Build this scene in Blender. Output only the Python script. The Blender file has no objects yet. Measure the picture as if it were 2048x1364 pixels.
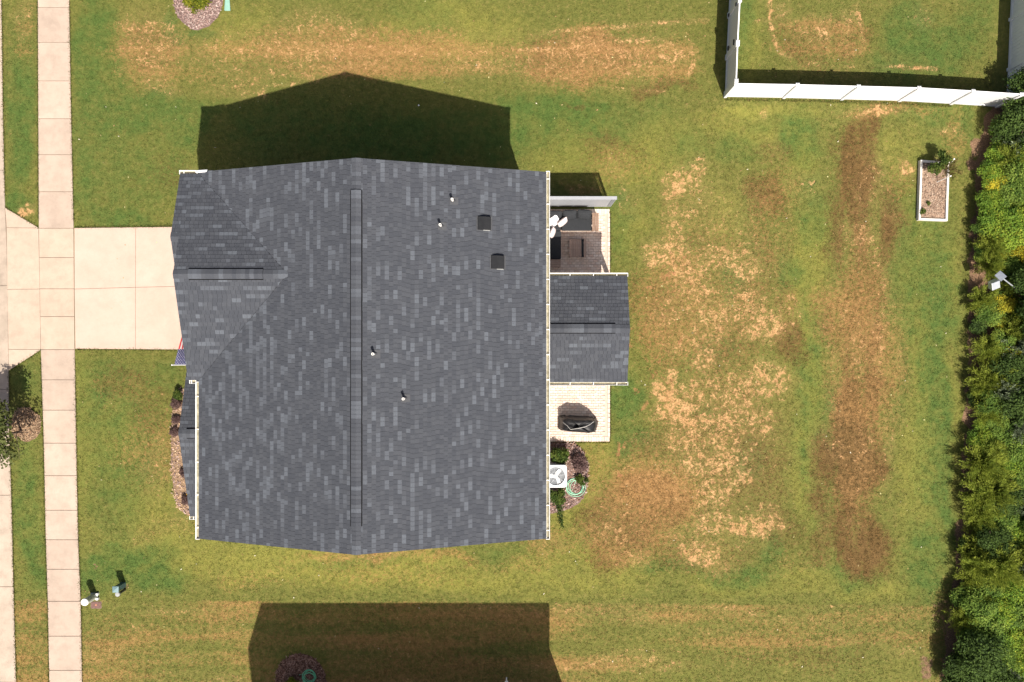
import bpy, math, random
import numpy as np
from mathutils import Vector, Matrix

# ------------------------------------------------------------------ camera, world, sun, exposure
scene = bpy.context.scene
H = 36.0                 # drone height above the lawn
F = 1712.0               # focal length in pixels of a 2048 px wide frame
S = F / H                # pixels per metre on the ground

cam_d = bpy.data.cameras.new("camera")
cam_d.sensor_width = 36.0
cam_d.lens = 36.0 * F / 2048.0
cam_d.clip_end = 2000.0
cam = bpy.data.objects.new("camera", cam_d)
scene.collection.objects.link(cam)
cam.location = (0, 0, H)
cam.rotation_euler = (0, 0, 0)
scene.camera = cam

SUN_PER_M = (-0.237, 0.650)            # shadow offset in metres for one metre of height
sun_dir = Vector((-SUN_PER_M[0], -SUN_PER_M[1], 1.0)).normalized()
elev = math.asin(sun_dir.z)
azim = math.atan2(sun_dir.x, sun_dir.y)
world = bpy.data.worlds.new("World")
scene.world = world
world.use_nodes = True
wn = world.node_tree
sky = wn.nodes.new('ShaderNodeTexSky')
sky.sky_type = 'NISHITA'
sky.sun_disc = False
sky.sun_elevation = elev
sky.sun_rotation = azim
sky.air_density = 0.7
sky.dust_density = 4.0
sky.ozone_density = 0.3
bg = wn.nodes['Background']
bg.inputs['Strength'].default_value = 0.075
wn.links.new(sky.outputs[0], bg.inputs[0])

sun_d = bpy.data.lights.new("sun", 'SUN')
sun_d.energy = 4.6
sun_d.angle = math.radians(0.5)
sun_d.color = (1.0, 0.93, 0.83)
sun = bpy.data.objects.new("sun", sun_d)
scene.collection.objects.link(sun)
sun.rotation_euler = (-sun_dir).to_track_quat('-Z', 'Y').to_euler()
sun.location = (20, -50, 70)

scene.view_settings.view_transform = 'Standard'
scene.view_settings.look = 'None'
scene.view_settings.exposure = 0.78
scene.view_settings.gamma = 1.0
scene.view_settings.use_curve_mapping = False

rng = np.random.default_rng(7)
random.seed(7)
COL = scene.collection

# ------------------------------------------------------------------ helpers
def P(px, py, z=0.0):
    """point at height z seen at this place of the 2048 x 1364 survey frame"""
    k = (H - z) / F
    return Vector(((px - 1024) * k, (682 - py) * k, z))

def G(gx, gy, z=0.0):
    """survey units (ground pixels from the centre, y up) -> metres"""
    return Vector((gx / S, gy / S, z))

WLOC = {}
def thing(name, label=None, cat=None, loc=(0, 0, 0), group=None, kind=None, parent=None):
    o = bpy.data.objects.new(name, None)
    o.empty_display_size = 0.2
    COL.objects.link(o)
    loc = Vector(loc)
    if parent is not None:
        o.parent = parent
        o.location = loc - WLOC[parent.name]
    else:
        o.location = loc
    WLOC[o.name] = loc
    tag(o, label, cat, group, kind)
    return o

def tag(o, label=None, cat=None, group=None, kind=None):
    if label: o["label"] = label
    if cat: o["category"] = cat
    if group: o["group"] = group
    if kind: o["kind"] = kind
    return o

def link_mesh(name, me, loc, parent=None):
    o = bpy.data.objects.new(name, me)
    COL.objects.link(o)
    loc = Vector(loc)
    if parent is not None:
        o.parent = parent
        o.location = loc - WLOC[parent.name]
    else:
        o.location = loc
    WLOC[o.name] = loc
    return o

class MB:
    """collects shapes in world coordinates, builds ONE mesh object"""
    def __init__(self):
        self.v = []; self.f = []; self.mi = []; self.c = []
        self.cur = 0; self.col = (1, 1, 1, 1)
    def add(self, vs, fs):
        b = len(self.v)
        self.v += [tuple(p) for p in vs]
        self.c += [self.col] * len(vs)
        for f in fs:
            self.f.append(tuple(i + b for i in f)); self.mi.append(self.cur)
        return self
    def box(self, c, s, rz=0.0, M=None):
        x, y, z = s[0] / 2, s[1] / 2, s[2] / 2
        vs = [(-x,-y,-z),(x,-y,-z),(x,y,-z),(-x,y,-z),(-x,-y,z),(x,-y,z),(x,y,z),(-x,y,z)]
        R = Matrix.Rotation(rz, 3, 'Z') if M is None else M
        c = Vector(c)
        return self.add([c + R @ Vector(p) for p in vs],
                 [(3,2,1,0),(4,5,6,7),(0,1,5,4),(1,2,6,5),(2,3,7,6),(3,0,4,7)])
    def bb(self, a, b):
        a = Vector(a); b = Vector(b)
        return self.box((a + b) / 2, [abs(q) for q in (b - a)])
    def prism(self, poly, z0, z1):
        n = len(poly)
        area = sum(poly[i][0]*poly[(i+1)%n][1]-poly[(i+1)%n][0]*poly[i][1] for i in range(n))
        if area < 0: poly = poly[::-1]
        vs = [(p[0], p[1], z0) for p in poly] + [(p[0], p[1], z1) for p in poly]
        fs = [tuple(range(n - 1, -1, -1)), tuple(range(n, 2 * n))]
        fs += [(i, (i + 1) % n, n + (i + 1) % n, n + i) for i in range(n)]
        return self.add(vs, fs)
    def tube(self, pts, r, n=8, cap=True):
        pts = [Vector(p) for p in pts]
        rs = r if isinstance(r, (list, tuple)) else [r] * len(pts)
        vs = []; fs = []
        up = Vector((0, 0, 1))
        a = None
        for i, p in enumerate(pts):
            t = (pts[min(i + 1, len(pts) - 1)] - pts[max(i - 1, 0)])
            if t.length < 1e-9: t = Vector((0, 0, 1))
            t.normalize()
            if a is None:
                a = t.cross(up)
                if a.length < 1e-3: a = t.cross(Vector((1, 0, 0)))
            else:
                a = a - t * a.dot(t)
            a.normalize()
            b = t.cross(a)
            for k in range(n):
                th = 2 * math.pi * k / n
                vs.append(p + (a * math.cos(th) + b * math.sin(th)) * rs[i])
        for i in range(len(pts) - 1):
            for k in range(n):
                k2 = (k + 1) % n
                fs.append((i*n+k, i*n+k2, (i+1)*n+k2, (i+1)*n+k))
        if cap:
            fs.append(tuple(range(n - 1, -1, -1)))
            fs.append(tuple((len(pts) - 1) * n + k for k in range(n)))
        return self.add(vs, fs)
    def lathe(self, c, prof, n=20):
        c = Vector(c); vs = []; fs = []
        for r, z in prof:
            for k in range(n):
                th = 2 * math.pi * k / n
                vs.append(c + Vector((r * math.cos(th), r * math.sin(th), z)))
        for i in range(len(prof) - 1):
            for k in range(n):
                k2 = (k + 1) % n
                fs.append((i*n+k, i*n+k2, (i+1)*n+k2, (i+1)*n+k))
        fs.append(tuple(range(n - 1, -1, -1)))
        fs.append(tuple((len(prof) - 1) * n + k for k in range(n)))
        return self.add(vs, fs)
    def build(self, name, mats, parent=None, smooth=False, bevel=0.0, color=False):
        v = np.array(self.v, dtype=float)
        c = np.array([(v[:,0].min()+v[:,0].max())/2, (v[:,1].min()+v[:,1].max())/2, v[:,2].min()])
        me = bpy.data.meshes.new(name)
        me.from_pydata((v - c).tolist(), [], self.f)
        if not isinstance(mats, (list, tuple)): mats = [mats]
        for m in mats: me.materials.append(m)
        if len(mats) > 1: me.polygons.foreach_set('material_index', self.mi)
        if color:
            a = me.color_attributes.new('Col', 'FLOAT_COLOR', 'POINT')
            a.data.foreach_set('color', np.array(self.c, dtype=np.float32).ravel())
        if smooth: me.polygons.foreach_set('use_smooth', [True] * len(me.polygons))
        me.update()
        o = link_mesh(name, me, c, parent)
        if bevel:
            b = o.modifiers.new('bevel', 'BEVEL'); b.width = bevel; b.segments = 2; b.limit_method = 'ANGLE'
        return o

def quads_mesh(name, V, colors=None, mat=None):
    """V (n,4,3) array of separate quads"""
    n = len(V)
    me = bpy.data.meshes.new(name)
    me.vertices.add(n * 4); me.loops.add(n * 4); me.polygons.add(n)
    me.vertices.foreach_set('co', V.reshape(-1).astype(np.float32))
    me.loops.foreach_set('vertex_index', np.arange(n * 4, dtype=np.int32))
    me.polygons.foreach_set('loop_start', np.arange(0, n * 4, 4, dtype=np.int32))
    me.update(calc_edges=True)
    if colors is not None:
        a = me.color_attributes.new('Col', 'FLOAT_COLOR', 'POINT')
        c4 = np.ones((n, 4, 4), dtype=np.float32)
        c4[:, :, :3] = colors[:, None, :]
        a.data.foreach_set('color', c4.ravel())
    if mat: me.materials.append(mat)
    return me

# value noise
def vnoise(x, y, cell, seed):
    r = np.random.default_rng(seed)
    N = 256
    lat = r.random((N, N))
    gx = x / cell; gy = y / cell
    ix = np.floor(gx).astype(int); iy = np.floor(gy).astype(int)
    fx = gx - ix; fy = gy - iy
    fx = fx * fx * (3 - 2 * fx); fy = fy * fy * (3 - 2 * fy)
    a = lat[ix % N, iy % N]; b = lat[(ix+1) % N, iy % N]; c = lat[ix % N, (iy+1) % N]; d = lat[(ix+1) % N, (iy+1) % N]
    return (a*(1-fx)+b*fx)*(1-fy) + (c*(1-fx)+d*fx)*fy
def fbm(x, y, cell, seed, oct=4):
    t = 0; amp = 1; tot = 0
    for i in range(oct):
        t = t + amp * vnoise(x, y, cell / 2**i, seed + i); tot += amp; amp *= 0.55
    return t / tot

# ------------------------------------------------------------------ materials
def new_mat(name):
    m = bpy.data.materials.new(name); m.use_nodes = True
    nt = m.node_tree
    return m, nt, nt.nodes['Principled BSDF']
def node(nt, t, **kw):
    n = nt.nodes.new(t)
    for k, v in kw.items():
        if k in n.inputs: n.inputs[k].default_value = v
        else: setattr(n, k, v)
    return n
def ramp(nt, fac, stops):
    r = nt.nodes.new('ShaderNodeValToRGB')
    el = r.color_ramp.elements
    el[0].position, el[0].color = stops[0][0], (*stops[0][1], 1)
    el[1].position, el[1].color = stops[-1][0], (*stops[-1][1], 1)
    for p, c in stops[1:-1]:
        e = el.new(p); e.color = (*c, 1)
    nt.links.new(fac, r.inputs[0])
    return r.outputs[0]
def math_n(nt, op, a, b=None, clamp=False):
    n = nt.nodes.new('ShaderNodeMath'); n.operation = op; n.use_clamp = clamp
    for i, q in enumerate((a, b)):
        if q is None: continue
        if isinstance(q, (int, float)): n.inputs[i].default_value = q
        else: nt.links.new(q, n.inputs[i])
    return n.outputs[0]
def mix_c(nt, fac, a, b, blend='MIX'):
    n = nt.nodes.new('ShaderNodeMix'); n.data_type = 'RGBA'; n.blend_type = blend
    for sock, q in ((n.inputs[0], fac), (n.inputs[6], a), (n.inputs[7], b)):
        if isinstance(q, (int, float)): sock.default_value = q
        elif isinstance(q, tuple): sock.default_value = (*q, 1) if len(q) == 3 else q
        else: nt.links.new(q, sock)
    return n.outputs[2]
def noise_n(nt, scale, detail=4, rough=0.55, coord='pos', dist=0.0, vec=None):
    n = node(nt, 'ShaderNodeTexNoise', Scale=scale, Detail=detail, Roughness=rough, Distortion=dist)
    if vec is None:
        if coord == 'pos':
            g = nt.nodes.new('ShaderNodeNewGeometry'); vec = g.outputs['Position']
        else:
            g = nt.nodes.new('ShaderNodeTexCoord'); vec = g.outputs['Object']
    nt.links.new(vec, n.inputs['Vector'])
    return n.outputs[0]
def bump(nt, h, strength, dist, bsdf):
    b = node(nt, 'ShaderNodeBump', Strength=strength, Distance=dist)
    nt.links.new(h, b.inputs['Height'])
    nt.links.new(b.outputs[0], bsdf.inputs['Normal'])

def simple(name, c1, c2=None, scale=6.0, rough=0.6, bmp=0.0, bscale=40.0, metal=0.0, rand=0.0, spec=0.5, coord='obj'):
    m, nt, b = new_mat(name)
    b.inputs['Roughness'].default_value = rough
    b.inputs['Metallic'].default_value = metal
    b.inputs['Specular IOR Level'].default_value = spec
    c2 = c2 or tuple(q * 0.8 for q in c1)
    n = noise_n(nt, scale, 5, 0.6, coord)
    col = ramp(nt, n, [(0.3, c1), (0.7, c2)])
    if rand:
        oi = nt.nodes.new('ShaderNodeObjectInfo')
        f = math_n(nt, 'MULTIPLY_ADD', oi.outputs['Random'], rand)
        nt.nodes[-1].inputs[2].default_value = 1 - rand / 2
        hs = node(nt, 'ShaderNodeHueSaturation'); nt.links.new(col, hs.inputs['Color']); nt.links.new(f, hs.inputs['Value'])
        col = hs.outputs[0]
    nt.links.new(col, b.inputs['Base Color'])
    if bmp:
        bump(nt, noise_n(nt, bscale, 3, 0.6, coord), bmp, 0.01, b)
    return m

def attr_mat(name, rough=0.8, var=0.25, vscale=30.0, bmp=0.3, bscale=120.0, trans=0.0, spec=0.3, bdist=0.004):
    m, nt, b = new_mat(name)
    b.inputs['Roughness'].default_value = rough
    b.inputs['Specular IOR Level'].default_value = spec
    a = node(nt, 'ShaderNodeVertexColor', layer_name='Col')
    n = noise_n(nt, vscale, 3, 0.6)
    f = ramp(nt, n, [(0.25, (1 - var,) * 3), (0.75, (1 + var,) * 3)])
    c = mix_c(nt, 1.0, a.outputs[0], f, 'MULTIPLY')
    nt.links.new(c, b.inputs['Base Color'])
    if bmp: bump(nt, noise_n(nt, bscale, 3, 0.65), bmp, bdist, b)
    if trans:
        t = nt.nodes.new('ShaderNodeBsdfTranslucent')
        nt.links.new(c, t.inputs['Color'])
        mx = nt.nodes.new('ShaderNodeMixShader'); mx.inputs[0].default_value = trans
        nt.links.new(b.outputs[0], mx.inputs[1]); nt.links.new(t.outputs[0], mx.inputs[2])
        nt.links.new(mx.outputs[0], nt.nodes['Material Output'].inputs['Surface'])
    return m

# lawn: colours of grass, dead grass and soil driven by the two attributes painted below
def lawn_material():
    m, nt, b = new_mat('lawn_grass')
    b.inputs['Roughness'].default_value = 0.9
    b.inputs['Specular IOR Level'].default_value = 0.15
    a1 = node(nt, 'ShaderNodeVertexColor', layer_name='lawn')
    a2 = node(nt, 'ShaderNodeVertexColor', layer_name='soil')
    s1 = nt.nodes.new('ShaderNodeSeparateColor'); nt.links.new(a1.outputs[0], s1.inputs[0])
    s2 = nt.nodes.new('ShaderNodeSeparateColor'); nt.links.new(a2.outputs[0], s2.inputs[0])
    straw, lush, brown, yellow = s1.outputs[0], s1.outputs[1], s1.outputs[2], a1.outputs[1]
    soil, clay, warm = s2.outputs[0], s2.outputs[1], s2.outputs[2]
    nA0 = noise_n(nt, 1.6, 8, 0.68)
    nA = math_n(nt, 'MULTIPLY_ADD', nA0, 1.5); nt.nodes[-1].inputs[2].default_value = -0.25
    nB0 = noise_n(nt, 5.0, 6, 0.72)
    nB = math_n(nt, 'MULTIPLY_ADD', nB0, 1.5); nt.nodes[-1].inputs[2].default_value = -0.25
    nC = noise_n(nt, 24.0, 4, 0.7)
    nD = noise_n(nt, 2.6, 7, 0.72, dist=0.6)
    def soft(attr, nz, amp):
        t = math_n(nt, 'MULTIPLY', math_n(nt, 'SUBTRACT', nz, 0.5), amp)
        k = math_n(nt, 'MULTIPLY', t, math_n(nt, 'MULTIPLY', attr, math_n(nt, 'SUBTRACT', 1.4, attr)))
        return math_n(nt, 'ADD', attr, math_n(nt, 'MULTIPLY', k, 2.2), True)
    col = ramp(nt, nB, [(0.3, LAWN['olive_d']), (0.55, LAWN['olive']), (0.75, LAWN['olive_l'])])
    col = mix_c(nt, soft(yellow, nA, 1.6), col, ramp(nt, nB, [(0.3, LAWN['yel_d']), (0.7, LAWN['yel'])]))
    col = mix_c(nt, soft(lush, nA, 1.8), col, ramp(nt, nB, [(0.3, LAWN['lush_d']), (0.7, LAWN['lush'])]))
    nE = noise_n(nt, 7.5, 5, 0.65, dist=0.8)
    nF = noise_n(nt, 15.0, 4, 0.75)
    bn_ = math_n(nt, 'ADD', math_n(nt, 'MULTIPLY', nE, 1.5), math_n(nt, 'MULTIPLY', nF, 1.0))
    bf = math_n(nt, 'MULTIPLY', math_n(nt, 'ADD', math_n(nt, 'MULTIPLY', brown, 1.25), math_n(nt, 'SUBTRACT', bn_, 1.62)), 1.5, True)
    col = mix_c(nt, math_n(nt, 'MULTIPLY', bf, 0.9), col, ramp(nt, nB, [(0.3, LAWN['brown_d']), (0.7, LAWN['brown'])]))
    # warm, half-dry turf: mixed in blade by blade
    wn_ = math_n(nt, 'ADD', math_n(nt, 'MULTIPLY', nB, 0.55), math_n(nt, 'ADD', math_n(nt, 'MULTIPLY', nE, 1.1), math_n(nt, 'MULTIPLY', nF, 1.3)))
    wf = math_n(nt, 'MULTIPLY', math_n(nt, 'ADD', math_n(nt, 'MULTIPLY', warm, 1.05), math_n(nt, 'SUBTRACT', wn_, 1.93)), 1.7, True)
    wf = math_n(nt, 'MULTIPLY', wf, 0.78)
    col = mix_c(nt, wf, col, ramp(nt, nB, [(0.25, LAWN['warm_d']), (0.75, LAWN['warm'])]))
    # straw: broken network of dead grass, down to single tufts
    nG = noise_n(nt, 4.0, 6, 0.66, dist=1.0)
    mixn = math_n(nt, 'ADD', math_n(nt, 'ADD', math_n(nt, 'MULTIPLY', nD, 0.20), math_n(nt, 'MULTIPLY', nG, 0.46)), math_n(nt, 'ADD', math_n(nt, 'MULTIPLY', nE, 0.20), math_n(nt, 'MULTIPLY', nF, 0.14)))
    mixn = math_n(nt, 'MULTIPLY_ADD', mixn, 4.6); nt.nodes[-1].inputs[2].default_value = -1.8
    thr = math_n(nt, 'MULTIPLY_ADD', straw, 0.78); nt.nodes[-1].inputs[2].default_value = -0.98
    sm = math_n(nt, 'MULTIPLY', math_n(nt, 'ADD', mixn, thr), 2.9, True)
    sm = math_n(nt, 'MULTIPLY', sm, 0.92)
    sm = math_n(nt, 'MAXIMUM', sm, math_n(nt, 'MULTIPLY', straw, 0.16))
    col = mix_c(nt, sm, col, ramp(nt, math_n(nt, 'ADD', math_n(nt, 'MULTIPLY', nF, 0.6), math_n(nt, 'MULTIPLY', nA, 0.4)), [(0.36, LAWN['straw_d']), (0.62, LAWN['straw'])]))
    cl = math_n(nt, 'MULTIPLY', math_n(nt, 'SUBTRACT', math_n(nt, 'ADD', math_n(nt,'MULTIPLY',clay,0.75), math_n(nt,'MULTIPLY',nE,1.1)), 0.92), 2.6, True)
    col = mix_c(nt, cl, col, ramp(nt, nC, [(0.3, (0.22, 0.10, 0.045)), (0.7, (0.42, 0.21, 0.095))]))
    so = math_n(nt, 'MULTIPLY', math_n(nt, 'SUBTRACT', math_n(nt, 'ADD', soil, math_n(nt,'MULTIPLY',math_n(nt,'SUBTRACT',nB,0.5),0.9)), 0.42), 5.0, True)
    col = mix_c(nt, so, col, ramp(nt, nC, [(0.3, (0.085, 0.050, 0.03)), (0.5, (0.20, 0.122, 0.074)), (0.72, (0.36, 0.225, 0.135))]))
    # blade grain
    g = ramp(nt, noise_n(nt, 14.0, 5, 0.9), [(0.30, (0.72,) * 3), (0.5, (1.0,) * 3), (0.70, (1.30,) * 3)])
    col = mix_c(nt, 1.0, col, g, 'MULTIPLY')
    nt.links.new(col, b.inputs['Base Color'])
    hh = math_n(nt, 'ADD', noise_n(nt, 20.0, 4, 0.8), math_n(nt, 'MULTIPLY', nB, 1.0))
    bump(nt, hh, 0.65, 0.05, b)
    return m
LAWN = dict(olive=(0.140, 0.146, 0.034), olive_d=(0.104, 0.118, 0.026), olive_l=(0.195, 0.170, 0.052),
            yel=(0.235, 0.222, 0.050), yel_d=(0.172, 0.178, 0.036),
            lush=(0.092, 0.142, 0.031), lush_d=(0.062, 0.106, 0.022),
            brown=(0.140, 0.078, 0.029), brown_d=(0.080, 0.046, 0.017),
            warm=(0.385, 0.218, 0.084), warm_d=(0.262, 0.148, 0.052),
            straw=(0.580, 0.345, 0.165), straw_d=(0.355, 0.195, 0.080))
for _k in ('olive', 'olive_d', 'olive_l', 'yel', 'yel_d', 'lush', 'lush_d', 'warm', 'warm_d'): LAWN[_k] = tuple(q * w for q, w in zip(LAWN[_k], (0.93, 0.91, 0.92)))
M_lawn = lawn_material()

def concrete(name, c1, c2, rand=0.10, stain=0.12):
    m, nt, b = new_mat(name)
    b.inputs['Roughness'].default_value = 0.85
    b.inputs['Specular IOR Level'].default_value = 0.25
    col = ramp(nt, noise_n(nt, 0.9, 6, 0.6), [(0.32, c1), (0.68, c2)])
    st = ramp(nt, noise_n(nt, 2.2, 8, 0.7), [(0.35, (1 - stain,) * 3), (0.55, (1.0,) * 3)])
    col = mix_c(nt, 1.0, col, st, 'MULTIPLY')
    gr = ramp(nt, noise_n(nt, 70.0, 3, 0.7), [(0.25, (0.90,) * 3), (0.75, (1.08,) * 3)])
    col = mix_c(nt, 1.0, col, gr, 'MULTIPLY')
    oi = nt.nodes.new('ShaderNodeObjectInfo')
    f = math_n(nt, 'MULTIPLY_ADD', oi.outputs['Random'], rand)
    nt.nodes[-1].inputs[2].default_value = 1 - rand / 2
    hs = node(nt, 'ShaderNodeHueSaturation'); nt.links.new(col, hs.inputs['Color']); nt.links.new(f, hs.inputs['Value'])
    nt.links.new(hs.outputs[0], b.inputs['Base Color'])
    bump(nt, noise_n(nt, 50.0, 4, 0.7), 0.25, 0.004, b)
    return m
M_walk = concrete('sidewalk_concrete', (0.389, 0.306, 0.245), (0.451, 0.358, 0.289), 0.18, 0.13)
M_drive = concrete('driveway_concrete', (0.455, 0.341, 0.275), (0.498, 0.383, 0.315), 0.04, 0.06)
M_apron = concrete('apron_concrete', (0.404, 0.316, 0.245), (0.466, 0.365, 0.286), 0.06, 0.12)
M_curb = concrete('curb_concrete', (0.342, 0.281, 0.222), (0.435, 0.350, 0.280), 0.10, 0.18)
M_joint = simple('joint_dark', (0.17, 0.13, 0.095), (0.24, 0.185, 0.14), 8, 0.9)
M_asphalt = simple('asphalt', (0.05, 0.05, 0.05), (0.08, 0.078, 0.075), 30, 0.9, 0.5, 90)
M_shingle = attr_mat('asphalt_shingle', 0.9, 0.22, 45.0, 0.5, 160.0, 0.0, 0.25)
M_deck = simple('roof_underlay', (0.022, 0.022, 0.024), (0.03, 0.03, 0.032), 10, 0.9)
M_shingle_flat = simple('asphalt_shingle_cap', (0.048, 0.050, 0.056), (0.065, 0.068, 0.075), 9, 0.9, 0.4, 120)
M_white = simple('white_vinyl', (0.80, 0.80, 0.80), (0.76, 0.76, 0.77), 3, 0.35)
M_gutter = simple('white_gutter', (0.80, 0.79, 0.77), (0.74, 0.73, 0.69), 2.2, 0.4)
M_gutter_in = simple('gutter_dirt', (0.16, 0.14, 0.085), (0.36, 0.33, 0.23), 7, 0.8, coord='pos')
M_siding = simple('lap_siding', (0.50, 0.51, 0.52), (0.46, 0.47, 0.48), 3, 0.6)
M_trim = simple('white_trim', (0.75, 0.75, 0.74), (0.70, 0.70, 0.69), 3, 0.5)
M_glass = simple('window_glass', (0.03, 0.035, 0.04), (0.04, 0.045, 0.05), 2, 0.05)
M_black = simple('black_plastic', (0.022, 0.024, 0.026), (0.030, 0.032, 0.035), 5, 0.45)
M_matte = simple('matte_black_mesh', (0.008, 0.008, 0.009), (0.012, 0.012, 0.013), 5, 0.95, spec=0.05)
M_vent = simple('black_vent_plastic', (0.012, 0.013, 0.015), (0.017, 0.018, 0.020), 6, 0.7, spec=0.2)
M_metal = simple('galvanised_metal', (0.52, 0.55, 0.58), (0.38, 0.41, 0.45), 6, 0.35, metal=0.6, bmp=0.25, bscale=7)
M_pipe = simple('white_pipe', (0.78, 0.77, 0.74), (0.70, 0.68, 0.64), 6, 0.4)
M_mulch = attr_mat('mulch_chips', 0.95, 0.35, 25.0, 0.6, 60.0, 0.0, 0.1, 0.02)
M_leaf = attr_mat('leaves', 0.7, 0.25, 9.0, 0.0, 10.0, 0.38, 0.12)
M_bark = simple('bark', (0.11, 0.075, 0.05), (0.19, 0.14, 0.10), 12, 0.9, 0.6, 30)
M_paver = attr_mat('clay_paver', 0.9, 0.18, 14.0, 0.4, 60.0, 0.0, 0.15)
M_sand = simple('joint_sand', (0.40, 0.33, 0.27), (0.48, 0.40, 0.33), 20, 0.95)
M_wood = simple('weathered_wood', (0.255, 0.165, 0.115), (0.185, 0.118, 0.083), 9, 0.75, 0.3, 30, rand=0.2)
M_woodg = simple('grey_brown_wood', (0.34, 0.245, 0.195), (0.26, 0.185, 0.15), 9, 0.75, 0.3, 30, rand=0.25)
M_greypaint = simple('grey_painted_wood', (0.27, 0.28, 0.305), (0.31, 0.32, 0.345), 4, 0.6, 0.2, 30, rand=0.06)
M_cushion = simple('charcoal_fabric', (0.024, 0.026, 0.029), (0.032, 0.034, 0.038), 14, 0.9, 0.25, 160, spec=0.15)
M_cover = simple('black_grill_cover', (0.011, 0.011, 0.012), (0.018, 0.018, 0.020), 5, 0.5, 0.3, 30, spec=0.3)
M_cord = simple('white_cord', (0.6, 0.58, 0.55), (0.5, 0.49, 0.46), 20, 0.6)
M_pillow_w = simple('white_pillow_fabric', (0.80, 0.78, 0.78), (0.74, 0.70, 0.70), 8, 0.8)
M_pillow_p = simple('pale_pink_pillow_fabric', (0.60, 0.50, 0.485), (0.66, 0.57, 0.55), 30, 0.8)
M_ac = simple('ac_painted_steel', (0.50, 0.52, 0.54), (0.45, 0.47, 0.50), 4, 0.4)
M_acdark = simple('ac_shadow_grey', (0.12, 0.13, 0.145), (0.15, 0.16, 0.175), 4, 0.5)
M_hose = simple('green_hose', (0.23, 0.50, 0.32), (0.30, 0.58, 0.40), 12, 0.4)
M_hose_s = simple('green_hose_deep', (0.10, 0.42, 0.22), (0.14, 0.48, 0.28), 12, 0.4)
M_teal = simple('teal_painted_steel', (0.045, 0.095, 0.10), (0.06, 0.115, 0.12), 5, 0.45)
M_mint = simple('mint_green_plastic', (0.20, 0.37, 0.30), (0.24, 0.42, 0.35), 5, 0.5)
M_grey = simple('pale_grey_plastic', (0.33, 0.335, 0.33), (0.26, 0.265, 0.26), 8, 0.5)
M_ped = simple('cream_plastic', (0.42, 0.44, 0.39), (0.38, 0.40, 0.355), 5, 0.55)
M_lid = simple('brown_plastic_lid', (0.115, 0.058, 0.052), (0.16, 0.085, 0.075), 14, 0.8, 0.4, 40)
M_soil = attr_mat('bed_soil', 0.95, 0.35, 18.0, 0.7, 40.0, 0.0, 0.1, 0.02)
M_timber = simple('whitewashed_timber', (0.66, 0.63, 0.58), (0.54, 0.50, 0.45), 6, 0.8, 0.3, 30, rand=0.1)
M_yellow = simple('yellow_toy_plastic', (0.75, 0.42, 0.03), (0.70, 0.38, 0.03), 5, 0.5)

# ------------------------------------------------------------------ setting: ground
def interp_line(pts):
    ys = [p[1] for p in pts]; xs = [p[0] for p in pts]
    return lambda y: np.interp(y, ys, xs)
walk_l = interp_line([(76,-200),(76,0),(77,237),(78,456),(82,698),(88,886),(92,1079),(96,1202),(99,1364),(102,1500)])
walk_r = interp_line([(138,-200),(139,0),(143,237),(148,456),(150,698),(153,886),(157,1079),(162,1202),(165,1364),(168,1500)])
curb_r = interp_line([(1,-200),(4,0),(7,237),(11,415),(14,456),(18,698),(20,890),(24,1000),(28,1175),(33,1364),(36,1500)])
wood_l = interp_line([(1990,-200),(2060,0),(2010,170),(1968,225),(1946,300),(1938,400),(1930,560),(1927,650),(1924,780),(1917,900),(1912,1000),(1906,1080),(1893,1200),(1872,1364),(1860,1500)])

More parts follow.
